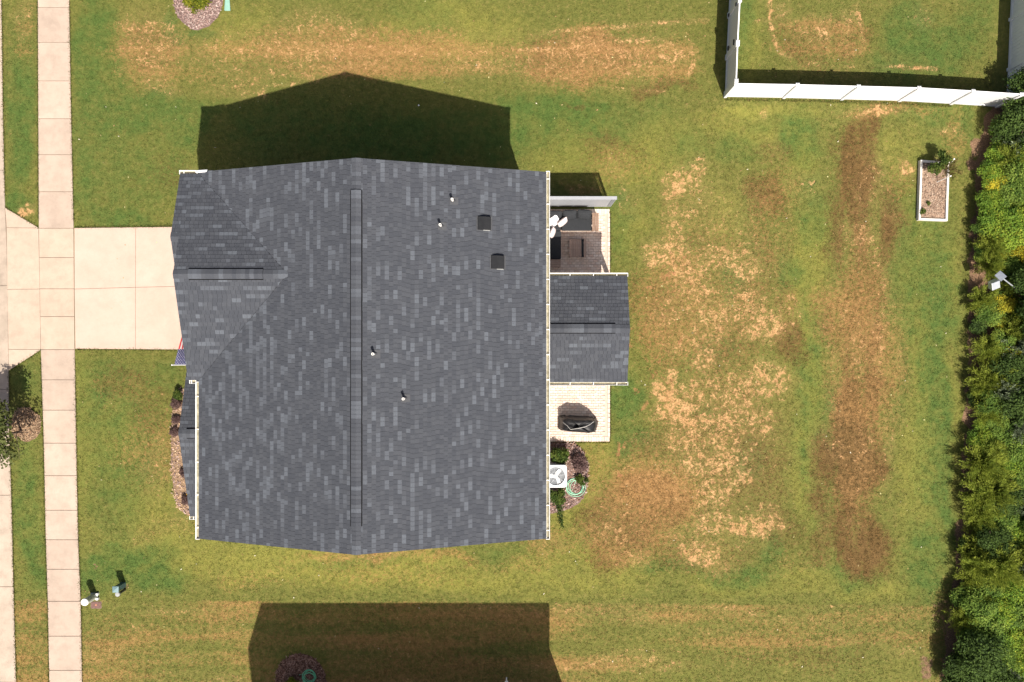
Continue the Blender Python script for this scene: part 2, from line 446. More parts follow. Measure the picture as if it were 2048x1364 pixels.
GRID = {}
def build_ground():
    xs = np.concatenate([[-300,-120,-60,-40,-30], np.arange(-23.0, 24.5, 0.075), [30, 40, 60, 120, 300]])
    ys = np.concatenate([[-300,-120,-60,-35,-22], np.arange(-16.0, 16.01, 0.075), [22, 35, 60, 120, 300]])
    X, Y = np.meshgrid(xs, ys, indexing='xy')
    px = 1024 + X * S; py = 682 - Y * S
    wx = px + 60 * (fbm(px, py, 90, 11) - 0.5) + 16 * (fbm(px, py, 25, 21, 3) - 0.5)
    wy = py + 60 * (fbm(px, py, 90, 31) - 0.5) + 16 * (fbm(px, py, 25, 41, 3) - 0.5)
    def blobs(lst):
        m = np.zeros_like(px)
        for b in lst:
            cx, cy, rx, ry, amt = b[:5]
            d = np.sqrt(((wx - cx) / rx) ** 2 + ((wy - cy) / ry) ** 2)
            k = np.clip((1.35 - d) / 0.9, 0, 1); k = k * k * (3 - 2 * k)
            m = np.maximum(m, amt * k)
        return m
    def strokes(lst):
        m = np.zeros_like(px)
        sx = px + 7 * (fbm(px, py, 22, 51, 3) - 0.5); sy = py + 7 * (fbm(px, py, 22, 61, 3) - 0.5)
        for pts, w, amt in lst:
            pts = np.array(pts, dtype=float)
            for a, b in zip(pts[:-1], pts[1:]):
                ab = b - a
                t = np.clip(((sx - a[0]) * ab[0] + (sy - a[1]) * ab[1]) / (ab @ ab), 0, 1)
                d = np.hypot(sx - a[0] - t * ab[0], sy - a[1] - t * ab[1])
                k = np.clip(1.4 - d / w, 0, 1)
                m = np.maximum(m, amt * k)
        return m
    straw = blobs(STRAW) * 0.96
    straw = np.maximum(straw, strokes(STRAW_LINES))
    lush = blobs(LUSH); brown = blobs(BROWN); yellow = blobs(YELLOW)
    clay = blobs(CLAY); warm = blobs(WARM)
    # mown-line: the next-door lawn south of y = 1200 is shorter and browner
    mown = np.clip((py - (1196 + 0.006 * px + 4 * (fbm(px, py, 30, 71, 3) - 0.5))) / 5.0, 0, 1)
    brown = np.maximum(brown * (1 - 0.5 * mown), mown * (0.12 + 0.9 * (fbm(px * 0.30, py * 1.6, 60, 81, 5) - 0.4)))
    warm = np.maximum(warm, mown * np.clip(0.38 + 1.1 * (fbm(px * 0.22, py * 1.5, 45, 84, 5) - 0.42), 0, .8))
    straw = straw * (1 - mown) + mown * np.clip(2.0 * (fbm(px * 0.22, py * 1.8, 40, 91, 5) - 0.48), 0.08, 0.5)
    yellow = yellow * (1 - 0.75 * mown); lush = lush * (1 - 0.6 * mown)
    # wear runs along the mowing direction in the back yard
    yard = np.clip((px - 1640) / 30, 0, 1) * np.clip((1820 - px) / 30, 0, 1)
    streak = fbm(px * 1.3, py * 0.28, 40, 181, 5)
    brown = brown * (1 - yard * (1 - np.clip(0.65 + 1.8 * (streak - 0.28), 0, 1.3)))
    straw = straw * (1 - yard * (1 - np.clip(0.3 + 2.0 * (fbm(px * 1.2, py * 0.3, 34, 191, 5) - 0.25), 0, 1.25)))
    # general unevenness
    big = fbm(px, py, 260, 101, 4)
    lush = np.clip(lush + 0.55 * (fbm(px, py, 150, 111, 5) - 0.52), 0, 1)
    yellow = np.clip(yellow + 0.6 * (fbm(px, py, 190, 121, 5) - 0.5), 0, 1)
    brown = np.clip(brown + 0.5 * (fbm(px, py, 120, 131, 5) - 0.55), 0, 1)
    straw = np.clip(straw + 0.25 * (fbm(px, py, 110, 141, 5) - 0.6), 0, 1)
    warm = np.clip(warm + 0.08 + 0.8 * (fbm(px, py, 150, 161, 5) - 0.5), 0, 1)
    # horizontal mowing lines on the side strips
    mow = np.sin(py / 7.5 + 1.5 * fbm(px, py, 300, 171, 2)) * np.clip(np.maximum((190 - py) / 60, (py - 1190) / 40), 0, 1)
    warm = np.clip(warm + 0.10 * mow, 0, 1)
    # faint mower passes running up and down the back yard
    lush = np.clip(lush + 0.06 * np.sin(px / 26.0) * (px > 1260) * (px < 1900), 0, 1)
    soil = np.clip((px - wood_l(py) - 2 + 26 * (fbm(px, py, 26, 151, 4) - 0.5)) / 14.0, 0, 1)
    soil = np.maximum(soil, blobs(SOIL))
    n = X.size; nx = len(xs); ny = len(ys)
    me = bpy.data.meshes.new('ground')
    co = np.zeros((n, 3), dtype=np.float32); co[:, 0] = X.ravel(); co[:, 1] = Y.ravel()
    i = np.arange((nx - 1) * (ny - 1)); r = i // (nx - 1); c = i % (nx - 1)
    q = np.stack([r * nx + c, r * nx + c + 1, (r + 1) * nx + c + 1, (r + 1) * nx + c], 1).astype(np.int32)
    me.vertices.add(n); me.vertices.foreach_set('co', co.ravel())
    me.loops.add(q.size); me.loops.foreach_set('vertex_index', q.ravel())
    me.polygons.add(len(q)); me.polygons.foreach_set('loop_start', np.arange(0, q.size, 4, dtype=np.int32))
    me.update(calc_edges=True)
    for nm, ch in (('lawn', (straw, lush, brown, yellow)), ('soil', (soil, clay, warm, soil * 0 + 1))):
        a = me.color_attributes.new(nm, 'FLOAT_COLOR', 'POINT')
        a.data.foreach_set('color', np.stack([k.ravel() for k in ch], 1).astype(np.float32).ravel())
    GRID.update(xs=xs, ys=ys, lawn=(straw, lush, brown, yellow), soil=(soil, clay, warm))
    me.materials.append(M_lawn)
    o = link_mesh('ground', me, (0, 0, 0))
    o["kind"] = "structure"
    return o

STRAW = [(60,428,22,16,1.0),(72,412,12,8,.9), # dead patches in the back yard
    (1430,560,150,210,.40),(1430,880,170,190,.48),(1420,1060,120,80,.5),(1720,700,85,320,.40),(1250,1050,90,70,.42),(1700,130,140,60,.3),(800,110,480,70,.34),(1250,110,160,70,.45),
    (1340,370,34,50,.85),(1385,355,40,35,.75),(1350,430,40,30,.7),(1395,400,45,60,.55),
    (1325,500,50,40,.8),(1370,540,60,45,.75),(1345,470,30,40,.7),(1440,520,60,35,.75),(1480,520,40,45,.8),
    (1390,590,55,40,.7),(1430,640,60,50,.75),(1330,620,40,50,.6),(1500,610,50,45,.75),(1540,660,55,45,.85),(1370,680,60,30,.65),
    (1420,720,40,40,.75),(1330,790,35,45,.95),(1345,830,50,30,.95),(1400,790,70,45,.7),(1480,790,70,50,.75),(1540,770,60,50,.8),
    (1370,880,70,45,.75),(1440,860,80,50,.8),(1510,850,60,40,.7),(1400,930,70,40,.8),(1470,920,60,50,.75),(1340,950,60,40,.55),
    (1410,990,50,40,.85),(1460,960,50,30,.8),(1430,1040,60,35,.85),(1490,1050,60,25,.9),(1540,1040,40,30,.7),(1410,1100,60,40,.85),
    (1440,1120,50,25,.7),(1230,1060,40,40,.6),(1260,1110,50,25,.55),(1300,980,60,60,.45),
    (1720,470,50,40,.5),(1740,560,50,60,.6),(1720,640,50,70,.6),(1740,720,60,50,.55),(1700,780,40,50,.45),(1770,620,25,80,.45),
    (1750,360,40,70,.45),(1690,880,60,50,.4),(1720,960,60,50,.4),(1680,1060,60,50,.35),(1720,1100,60,40,.35),(1780,900,20,120,.35),
    (1610,380,40,40,.4),(1540,290,40,30,.2),(1590,620,30,60,.5),
    # strip north of the house
    (300,90,75,95,.6),(275,70,40,40,.6),(300,140,50,40,.6),(480,100,140,50,.5),(650,60,120,35,.55),(700,110,200,45,.6),(560,150,150,20,.5),(790,120,90,30,.5),
    (1000,120,180,40,.5),(1180,110,150,45,.62),(1300,110,80,50,.62),(1100,140,140,20,.5),(330,180,60,20,.5),(470,175,60,20,.5),(520,182,15,15,.8),
    # fenced yard
    (1660,70,35,45,.75),(1690,50,25,45,.75),(1620,60,40,40,.5),(1700,110,40,25,.55),(1850,30,20,30,.4),(1560,30,30,40,.45),
    (1760,215,60,14,.7),(1530,222,14,12,.6),(1720,215,40,14,.5),(1890,250,30,16,.55),(1825,325,16,18,.7),(1780,420,25,30,.5),
    # front lawn
    (310,470,60,20,.2),(250,800,60,60,.15),(315,930,40,70,.4),(300,1060,40,30,.3),(410,1040,60,20,.4),(350,1060,40,20,.35),
    (40,20,20,30,.5),(50,60,12,12,.4),(1160,370,40,25,.5),(1230,330,40,40,.4),(760,1118,80,14,.5),(1110,1085,40,12,.4),
    (1130,880,40,15,.3),(1180,985,25,30,.35),(1250,410,25,50,.45),
]
STRAW_LINES = [
    ([(1040,102),(1130,96),(1220,86),(1300,76),(1338,80),(1352,100),(1350,125),(1338,150)], 7, .72),
    ([(1060,72),(1150,60),(1250,52),(1330,44),(1412,40)], 7, .62),
    ([(1370,70),(1385,95),(1388,120),(1378,145)], 7, .6),
    ([(1190,138),(1240,142),(1290,150)], 5, .6), ([(1150,170),(1250,178),(1330,184)], 4, .5),
    ([(500,112),(580,108),(690,95),(760,90)], 6, .6), ([(520,75),(600,65),(700,55)], 6, .5), ([(460,172),(540,170),(600,166)], 5, .6),
    ([(1542,-20),(1541,30),(1545,70),(1552,90),(1562,104),(1580,117)], 6, .8), ([(1545,36),(1565,30),(1582,20)], 5, .75), ([(1510,42),(1545,36)], 5, .6),
    ([(1714,10),(1720,40),(1727,70),(1726,90)], 5, .8), ([(1662,30),(1660,56)], 5, .8), ([(1752,104),(1738,122),(1728,134)], 4, .8),
    ([(1690,132),(1740,130),(1800,134),(1872,138)], 5, .8), ([(1678,108),(1692,113),(1714,108)], 4, .8), ([(1610,125),(1700,140)], 5, .5),
    ([(1305,995),(1380,1000),(1470,1020),(1540,1010)], 10, .55),
    ([(1345,745),(1338,800),(1350,830),(1380,850)], 13, 1.0), ([(1440,890),(1470,930),(1500,960)], 10, .8),
    ([(1725,560),(1715,620),(1730,690)], 8, .6), ([(1755,640),(1765,720)], 6, .55),
]
LUSH = [(1870,760,45,520,.62),(1800,600,30,300,.3),(260,330,130,110,.45),(240,900,90,180,.5),(250,740,90,30,.5),(200,200,60,150,.55),(1130,240,160,60,.55),(1200,470,60,90,.35),(1622,780,22,260,.55),(1605,270,26,80,.7),(1385,310,60,40,.4),(38,250,34,170,.9),(45,100,30,100,.4),(40,410,35,30,.8),(60,1000,32,120,.6),(70,1120,30,70,.8),(60,740,30,45,.5),(80,1300,24,50,.7),
    (180,120,40,140,.8),(195,40,50,50,.8),(300,225,170,40,.75),(370,250,60,60,.7),(230,320,100,60,.5),(230,430,90,30,.8),(170,300,30,160,.6),
    (345,60,18,50,.9),(395,70,50,14,.8),(820,280,330,60,.75),(560,250,150,60,.6),
    (230,830,60,80,.6),(260,920,70,60,.6),(230,1020,60,60,.5),(330,750,40,40,.6),(270,1120,80,50,.95),(300,1160,80,25,.9),(200,1150,50,40,.8),
    (1130,215,130,45,.85),(1250,230,90,40,.5),(1200,260,100,35,.5),(860,60,70,40,.4),(820,20,60,20,.4),
    (1480,60,25,140,.6),(1820,60,60,70,.85),(1880,100,70,60,.8),(1790,120,60,60,.6),(1950,60,50,80,.6),(1540,240,80,20,.4),
    (1600,270,45,60,.85),(1470,300,50,40,.5),(1610,420,35,80,.6),(1580,540,40,35,.7),(1460,560,30,40,.5),(1450,690,40,40,.5),(1400,840,30,30,.5),
    (1612,760,30,200,.55),(1820,560,30,160,.5),(1880,700,35,300,.8),(1890,950,25,200,.9),(1860,420,50,60,.6),(1850,1120,50,90,.75),
    (1240,420,30,60,.6),(1245,800,40,60,.85),(1260,880,40,40,.8),(1500,920,40,40,.6),(1670,850,30,80,.5),(1540,1100,30,40,.7),(1480,1150,80,25,.6),
    (1340,1130,80,20,.6),(1700,1150,60,25,.5),(1930,240,25,40,.6),(1850,220,60,20,.5),
    (700,1130,120,14,.4),(1000,1100,60,14,.3),(1640,660,30,40,.4)]
YELLOW = [(1618,800,26,260,1.0),(1600,560,30,120,.9),(1605,280,30,90,.9),(1850,850,30,340,.85),(1890,600,28,160,.8),(900,60,160,60,.7),(480,60,80,60,.5),(330,1110,120,60,.8),(560,1120,200,50,.85),(850,1150,300,35,.8),(1150,1140,200,50,.6),(300,1010,60,60,.6),
    (160,860,40,200,.4),(240,880,40,100,.4),(1180,330,120,60,.6),(1150,250,100,40,.4),(1300,300,110,60,.5),(1480,250,120,40,.5),
    (1610,600,40,300,.75),(1840,700,40,450,.6),(1860,1100,70,100,.6),(1900,800,30,300,.6),(1640,1170,300,30,.6),(1740,1120,80,30,.3),
    (1240,450,40,60,.5),(1500,220,60,14,.8),(1600,215,60,14,.6),(1250,350,60,40,.4),(1500,100,20,120,.5),(1820,300,60,60,.5),(60,1020,30,150,.4),
    (1150,1020,60,60,.6),(1190,920,40,60,.5),(1450,450,40,60,.3)]
BROWN = [(1430,600,150,200,.45),(1430,900,160,200,.5),(1330,650,70,160,.45),(1540,990,60,80,.5),(1725,880,60,120,1.0),(1700,450,70,120,.8),(1715,620,65,200,.7),(1690,1060,80,80,.8),(1240,1040,110,90,.8),(1400,1100,150,60,.5),(1735,270,45,80,.7),(1720,420,70,220,.75),(1690,500,60,60,.7),(1700,640,60,80,.7),(1720,800,60,80,.8),(1700,930,75,80,.95),(1740,920,50,60,.9),
    (1680,1010,70,60,.8),(1720,1090,80,70,.8),(1640,1090,50,60,.7),(1530,390,45,60,.75),(1545,300,60,40,.55),(1580,600,30,60,.5),(1590,680,35,60,.6),
    (1480,980,90,70,.5),(1520,930,80,60,.5),(1300,1000,90,70,.85),(1240,1030,80,60,.8),(1220,1100,60,50,.8),(1330,1090,50,50,.5),(1290,890,60,40,.5),
    (1280,590,40,60,.4),(1520,480,40,60,.5),(1420,800,150,200,.25),(1680,300,40,40,.5),(1600,950,30,80,.3),(1560,1060,60,60,.6),
    (720,110,350,60,.45),(1180,110,180,60,.65),(300,110,80,80,.55),(1620,90,80,60,.6),(1690,80,60,60,.6),(1560,60,40,70,.5),(1770,215,80,16,.6),
    (1820,340,30,60,.5),(1790,400,30,80,.5),(330,330,60,60,.35),(260,770,70,60,.45),(310,830,50,80,.45),(300,640,60,30,.3),(180,500,30,30,.3),
    (1330,180,80,20,.6),(1150,205,40,10,.5),(1450,250,60,30,.3),(1230,300,80,40,.4)]
WARM = [(760,110,420,60,.72),(600,1150,400,30,.3),(1000,1120,200,20,.4),(1480,1130,300,40,.35),(300,110,100,90,.5),(1180,110,230,70,.72),(1340,120,70,70,.7),(480,140,120,50,.5),(1420,700,190,400,.25),(1340,620,80,200,.4),(1300,1010,130,110,.65),(1240,1080,100,60,.6),
    (1720,700,90,420,.45),(1540,420,70,120,.4),(1620,80,110,70,.5),(1690,90,60,60,.6),(1770,215,110,18,.6),(1880,1230,40,120,.5),(1230,330,80,50,.5),(1160,370,50,25,.5),(780,1115,240,20,.55),(1120,1080,90,40,.5),
    (300,920,80,110,.4),(250,780,90,70,.35),(330,470,70,20,.4),(340,1050,90,40,.4),(1190,960,50,90,.4),(50,60,25,60,.4),(1400,1080,150,70,.4),(1900,260,40,60,.4),(1810,350,30,80,.5)]
CLAY = [(1352,520,22,20,.55),(1300,700,40,60,.35),(1330,760,40,60,.4),(1360,600,50,90,.3),(1330,545,10,9,.8),(1355,506,9,9,.7),(1296,576,8,7,.9),(1325,552,9,8,.7),(1305,745,7,10,.8),(1350,750,6,12,.8),(1325,723,6,6,.8),
    (1242,905,9,16,.9),(1259,897,6,9,.8),(1243,957,8,12,.8),(1262,775,6,5,.8),(1285,810,8,9,.8),(1263,683,6,6,.8),(1284,868,8,5,.7),(1320,672,9,9,.6),
    (1355,668,10,10,.7),(1250,818,6,5,.6),(1345,625,8,8,.5),(1375,560,8,8,.6),(1405,40,12,5,.6),(1240,48,40,5,.45),(1160,45,30,6,.4),
    (790,1113,20,4,.8),(745,1118,10,4,.8),(860,1100,8,3,.7),(730,1112,8,4,.7),(522,183,14,12,.4),(1150,210,8,3,.6)]
SOIL = [(194,1139,6,2.5,.9),(253,1175,3.5,6,.85),(193,1183,7,4,.5),(1955,285,18,35,.9),(1940,330,12,20,.8),
    (1222,420,5,6,.4),(1226,440,3,10,.4),(1880,1240,20,60,.45),(1862,1340,20,25,.6),(1908,1060,14,25,.7)]
ground = build_ground()

# ------------------------------------------------------------------ setting: street, kerb, sidewalk, driveway
def slab(name, poly_px, mat, parent, z0=-0.10, z1=0.035, inset=0.010, bevel=0.008):
    pts = [P(*p) for p in poly_px]
    c = sum(pts, Vector()) / len(pts)
    poly = []
    n = len(pts)
    for i in range(n):           # inset towards the centre so a real joint stays open
        p = pts[i]; d = (p - c)
        poly.append((p.x - inset * (1 if d.x > 0 else -1), p.y - inset * (1 if d.y > 0 else -1)))
    mb = MB(); mb.prism(poly, z0, z1)
    return mb.build(name, mat, parent, bevel=bevel)

mb = MB(); ys_ = list(range(-400, 1801, 100))
mb.prism([tuple(P(curb_r(y) - 34, y).xy) for y in ys_] + [(-38, P(0, 1800).y), (-38, P(0, -400).y)], -0.2, 0.012)
street = mb.build('street', M_asphalt); tag(street, kind='structure')

def bed_of_joint(name, left, right, y0, y1, z):
    m = MB(); yy = np.linspace(y0, y1, 30)
    m.prism([tuple(P(left(y), y).xy) for y in yy] + [tuple(P(right(y), y).xy) for y in yy[::-1]], -0.15, z)
    return tag(m.build(name, M_joint), kind='structure')
kerb = bed_of_joint('kerb', lambda y: curb_r(y) - 33, lambda y: curb_r(y) - 0.5, -150, 1500, 0.010)
jy = [-150, -60, 130, 340, 571, 779, 990, 1173, 1364, 1500]
for a, b in zip(jy[:-1], jy[1:]):
    yy = np.linspace(a, b, 4)
    slab('kerb_slab', [(curb_r(y) - 33, y) for y in yy] + [(curb_r(y) - 0.3, y) for y in yy[::-1]], M_curb, kerb, z1=0.030)

sidewalk = bed_of_joint('sidewalk', walk_l, walk_r, -150, 1500, 0.012)
jy = [-140, -62, 15, 85, 162, 237.5, 309.5, 383.5, 456.5, 515, 577.5, 633, 699, 759.4, 820, 886, 951, 1020, 1079, 1138, 1202, 1271.7, 1340, 1412, 1485]
for a, b in zip(jy[:-1], jy[1:]):
    slab('sidewalk_slab', [(walk_l(a), a), (walk_r(a), a), (walk_r(b), b), (walk_l(b), b)], M_walk if not (456 <= a < 699) else M_apron, sidewalk)

m = MB(); m.prism([tuple(P(*p).xy) for p in [(150.5,455.5),(480,452),(480,699),(152,698)]], -0.15, 0.012)
driveway = tag(m.build('driveway', M_joint), kind='structure')
for poly in ([(149,456),(272,454.5),(271.5,574.5),(149.5,578)], [(272,454.5),(480,452.5),(480,570),(271.5,574.5)],
             [(149.5,578),(271.5,574.5),(271.5,698.5),(151,697.5)], [(271.5,574.5),(480,570),(480,700),(271.5,698.5)]):
    slab('driveway_slab', poly, M_drive, driveway, inset=0.007)
m = MB(); m.prism([tuple(P(*p).xy) for p in [(11.5,417),(77,457),(81,699),(18,740)]], -0.15, 0.012)
apron = tag(m.build('driveway_apron', M_joint), kind='structure')
for poly in ([(10.5,415),(78,456),(14,455.5)], [(14,455.5),(78,456),(80.5,578),(15,578.5)], [(15,578.5),(80.5,578),(82.3,699),(17.5,698.5)], [(17.5,698.5),(82.3,699),(18,741)]):
    slab('apron_slab', poly, M_apron, apron, inset=0.008)

# ------------------------------------------------------------------ patio of clay pavers
X0, X1, YN, YS = 20, 196, 264, -201           # survey units
m = MB(); m.bb(G(X0, YS, -0.12), G(X1 - 0.6, YN - 0.6, 0.020))
patio = tag(m.build('patio', M_sand), kind='structure')
PAV = [(.36,.27,.21),(.40,.31,.25),(.34,.235,.18),(.43,.35,.295),(.32,.25,.215),(.39,.27,.195),(.45,.38,.33),(.35,.215,.155)]
PAV = [tuple(0.5 * q * 1.45 + 0.5 * v for q, v in zip(c, (.64, .57, .515))) for c in PAV]
pl, pw, pt = 0.200, 0.108, 0.05
pav_mesh = {}
def paver_mesh(k, vertical):
    key = (k, vertical)
    if key not in pav_mesh:
        mb = MB(); mb.col = (*PAV[k], 1)
        a, b = (pl, pw) if not vertical else (pw, pl)
        g = 0.0045; e = 0.005
        v = [(-a/2+g,-b/2+g,0),(a/2-g,-b/2+g,0),(a/2-g,b/2-g,0),(-a/2+g,b/2-g,0)]
        top = [(q[0]*(1-2*e/a), q[1]*(1-2*e/b), pt) for q in v]
        mb.add(v + top, [(4,5,6,7),(0,1,5,4),(1,2,6,5),(2,3,7,6),(3,0,4,7)])
        me = bpy.data.meshes.new('paver'); me.from_pydata(mb.v, [], mb.f); me.materials.append(M_paver)
        ca = me.color_attributes.new('Col', 'FLOAT_COLOR', 'POINT'); ca.data.foreach_set('color', np.array(mb.c, np.float32).ravel())
        pav_mesh[key] = me
    return pav_mesh[key]
x0, x1, yn, ys = X0 / S, X1 / S, YN / S, YS / S
spots = []
yb = ys + pl                                   # soldier course along the edges, running bond inside
r = 0; y = yb + pw / 2
while y < yn - pl - pw / 2 + 0.03:
    x = x0 + (pl / 2 if r % 2 else 0) + pl / 2
    while x < x1 - pw - pl / 2 + 0.09:
        if x < x1 - pw - pl/2 + 0.001: spots.append((x, y, 0))
        x += pl
    r += 1; y += pw
x = x0 + pw / 2
while x < x1 - pw / 2:
    spots.append((x, ys + pl / 2, 1)); spots.append((x, yn - pl / 2, 1)); x += pw
y = ys + pl + pl / 2
while y < yn - pl:
    spots.append((x1 - pw / 2, y, 1)); y += pl
vis = []; rest = MB()
def pav_vis(x, y):
    gx, gy = x * S + 1024, 682 - y * S
    return gx > 1098 and (gy < 552 or gy > 764)
cand = [s for s in spots if pav_vis(s[0], s[1]) and not (1097 < s[0]*S+1024 < 1184 and 420 < 682-s[1]*S < 532)]
rng.shuffle(cand)
chosen = set(tuple(c) for c in cand[:300])
for s in spots:
    k = int(rng.integers(len(PAV))); dz = float(rng.uniform(-0.0035, 0.0035))
    me = paver_mesh(k, int(s[2]))
    if tuple(float(q) for q in s) in set() or tuple(s) in chosen:
        link_mesh('paver', me, (s[0], s[1], -0.005 + dz), patio)
    else:
        rest.col = (*PAV[k], 1)
        rest.add([(q.co.x + s[0], q.co.y + s[1], q.co.z - 0.005 + dz) for q in me.vertices], [tuple(p.vertices) for p in me.polygons])
o = rest.build('paver_field', M_paver, patio, color=True); o["kind"] = "stuff"

# ------------------------------------------------------------------ house
eW, eE, yS, yN = -521.5 / S, 57 / S, -329.5 / S, 282 / S
zE, zR, xR = 6.0, 8.28, -240 / S
house = thing('house', 'large house with dark grey shingle gable roof at the centre', 'house', G(-240, -25, 0))

def wedge(w0, w1, t0, t1):   # never used for drawing walls
    pass

SHC0 = [(0.043,.046,.055),(0.048,.051,.060),(0.053,.056,.065),(0.059,.062,.071),(0.066,.070,.080),(0.075,.080,.092),(0.083,.089,.102),(0.092,.099,.113)]
SHC = [(c[0] * .955, c[1] * .985, c[2] * 1.01) for c in SHC0]
SHW, SHE = 0.160, 0.143
shingle_mesh = {}
def shingle_unit(k):
    if k not in shingle_mesh:
        w, e = SHW, SHE
        g = 0.0036
        v = [(g,0,0.004),(w-g,0,0.004),(w-g,e+.02,0.0),(g,e+.02,0.0),(g,0,0.020),(w-g,0,0.020),(w-g,e+.02,0.006),(g,e+.02,0.006)]
        f = [(4,5,6,7),(0,1,5,4),(1,2,6,5),(3,0,4,7)]
        me = bpy.data.meshes.new('shingle'); me.from_pydata(v, [], f); me.materials.append(M_shingle)
        ca = me.color_attributes.new('Col', 'FLOAT_COLOR', 'POINT')
        ca.data.foreach_set('color', np.array([(*SHC[k], 1)] * 8, np.float32).ravel())
        shingle_mesh[k] = me
    return shingle_mesh[k]

def shingle_slope(roof, origin, u, v, vlen, intervals, seed, want=0, near=None):
    """origin at the eave, u along the eave, v up the slope (unit vectors); intervals(v) -> list of (u0,u1)"""
    r = np.random.default_rng(seed)
    origin, u, v = Vector(origin), Vector(u).normalized(), Vector(v).normalized()
    nrm = u.cross(v); flip = False
    if nrm.z < 0: nrm = -nrm; flip = True
    field = MB(); whole = []; prevl = []
    nc = int(math.ceil((vlen - 0.01) / SHE))
    for c in range(nc):
        va = c * SHE; vb = min(va + SHE + 0.02, vlen)
        vm = min(va + SHE, vlen)
        ia, ib = intervals(va), intervals(min(vm, vlen))
        if len(ib) != len(ia): ib = intervals(va + 1e-4)
        for (a0, a1), (b0, b1) in zip(ia, ib):
            lo, hi = min(a0, b0), max(a1, b1)
            off = r.uniform(0, SHW)
            k0 = int(math.floor((lo - off) / SHW)); k1 = int(math.ceil((hi - off) / SHW))
            # colour runs along the course; pale tabs keep clear of pale tabs in the course below
            run = []; curl = []
            while len(run) < (k1 - k0 + 2):
                up_ = off + (k0 + len(run)) * SHW
                near_pale = any(q0 - .1 < up_ + .16 and q1 + .1 > up_ for q0, q1 in prevl)
                if r.random() < (0.05 if near_pale else 0.34):
                    L = int(r.choice([1, 2, 2, 2])); base = r.choice([5, 6, 6, 7])
                    curl.append((up_, up_ + L * SHW))
                    seq = [base] * L
                    if r.random() < 0.6: seq += [4]
                    run += [int(q) for q in seq]
                else:
                    L = int(r.integers(2, 5)); run += [int(q) for q in r.choice([1, 2, 2, 3, 2, 1, 3], L)]
            prevl = curl
            for q in range(k0, k1):
                u0 = off + q * SHW; u1 = u0 + SHW
                kcol = run[q - k0]
                A0, A1 = max(u0, a0), min(u1, a1); B0, B1 = max(u0, b0), min(u1, b1)
                if A1 - A0 < 0.004 and B1 - B0 < 0.004: continue
                if A1 < A0: A0 = A1 = min(max(A0, a0), a1)
                if B1 < B0: B0 = B1 = min(max(B0, b0), b1)
                g = 0.0036
                jit = float(r.uniform(0, 0.003))
                full = (A1 - A0 > SHW - 1e-6) and (B1 - B0 > SHW - 1e-6) and vb - va > SHE + 0.015
                if full and not flip:
                    whole.append((origin + u * u0 + v * va + nrm * jit, kcol))
                    continue
                def pt(uu, vv, h): return origin + u * uu + v * vv + nrm * h
                vs = [pt(A0+g,va,.004),pt(max(A1-g,A0+g),va,.004),pt(max(B1-g,B0+g),vb,0),pt(B0+g,vb,0),
                      pt(A0+g,va,.020+jit),pt(max(A1-g,A0+g),va,.020+jit),pt(max(B1-g,B0+g),vb,.006+jit),pt(B0+g,vb,.006+jit)]
                fs = [(4,5,6,7),(0,1,5,4),(1,2,6,5),(3,0,4,7)]
                if flip: fs = [f[::-1] for f in fs]
                field.col = (*SHC[kcol], 1)
                field.add(vs, fs)
                if full:
                    whole.append((None, len(field.v) - 8, kcol))
    R = Matrix((u, v, nrm)).transposed().to_4x4()
    if not flip:
        pts = [w for w in whole if w[0] is not None]
        pick = set()
        if want:
            cx = Vector(near)
            order = sorted(range(len(pts)), key=lambda i: (pts[i][0] - cx).length)
            pick = set(order[:want])
        for i, (p, k) in enumerate(pts):
            if i in pick:
                o = bpy.data.objects.new('shingle', shingle_unit(k)); COL.objects.link(o)
                o.parent = roof
                o.matrix_local = Matrix.Translation(p - WLOC[roof.name]) @ R
            else:
                me = shingle_unit(k); field.col = (*SHC[k], 1)
                field.add([p + (R.to_3x3() @ q.co) for q in me.vertices], [tuple(f.vertices) for f in me.polygons])
    o = field.build('shingle_field', M_shingle, roof, color=True); o["kind"] = "stuff"

def gable_body(x0, x1, y0, y1, ze, zr, ridge, axis, thick=0.16):
    """solid roof body below the shingles. axis 'y': ridge runs along y at x = ridge"""
    mb = MB(); d = 0.012
    if axis == 'y':
        prof = [(x0, ze - thick), (x1, ze - thick), (x1, ze - d), (ridge, zr - d), (x0, ze - d)]
        vs = [(p[0], y0, p[1]) for p in prof] + [(p[0], y1, p[1]) for p in prof]
    else:
        prof = [(y0, ze - thick), (y1, ze - thick), (y1, ze - d), (ridge, zr - d), (y0, ze - d)]
        vs = [(x0, p[0], p[1]) for p in prof] + [(x1, p[0], p[1]) for p in prof]
    n = 5
    fs = [tuple(range(n)), tuple(range(2*n-1, n-1, -1))] + [(i, n+i, n+(i+1)%n, (i+1)%n) for i in range(n)]
    mb.add(vs, fs)
    mb.mi[0] = mb.mi[1] = 1; mb.mi[2] = 2          # gable ends are siding, the underside a white soffit
    return mb
ROOF_M = [M_deck, M_siding, M_trim]

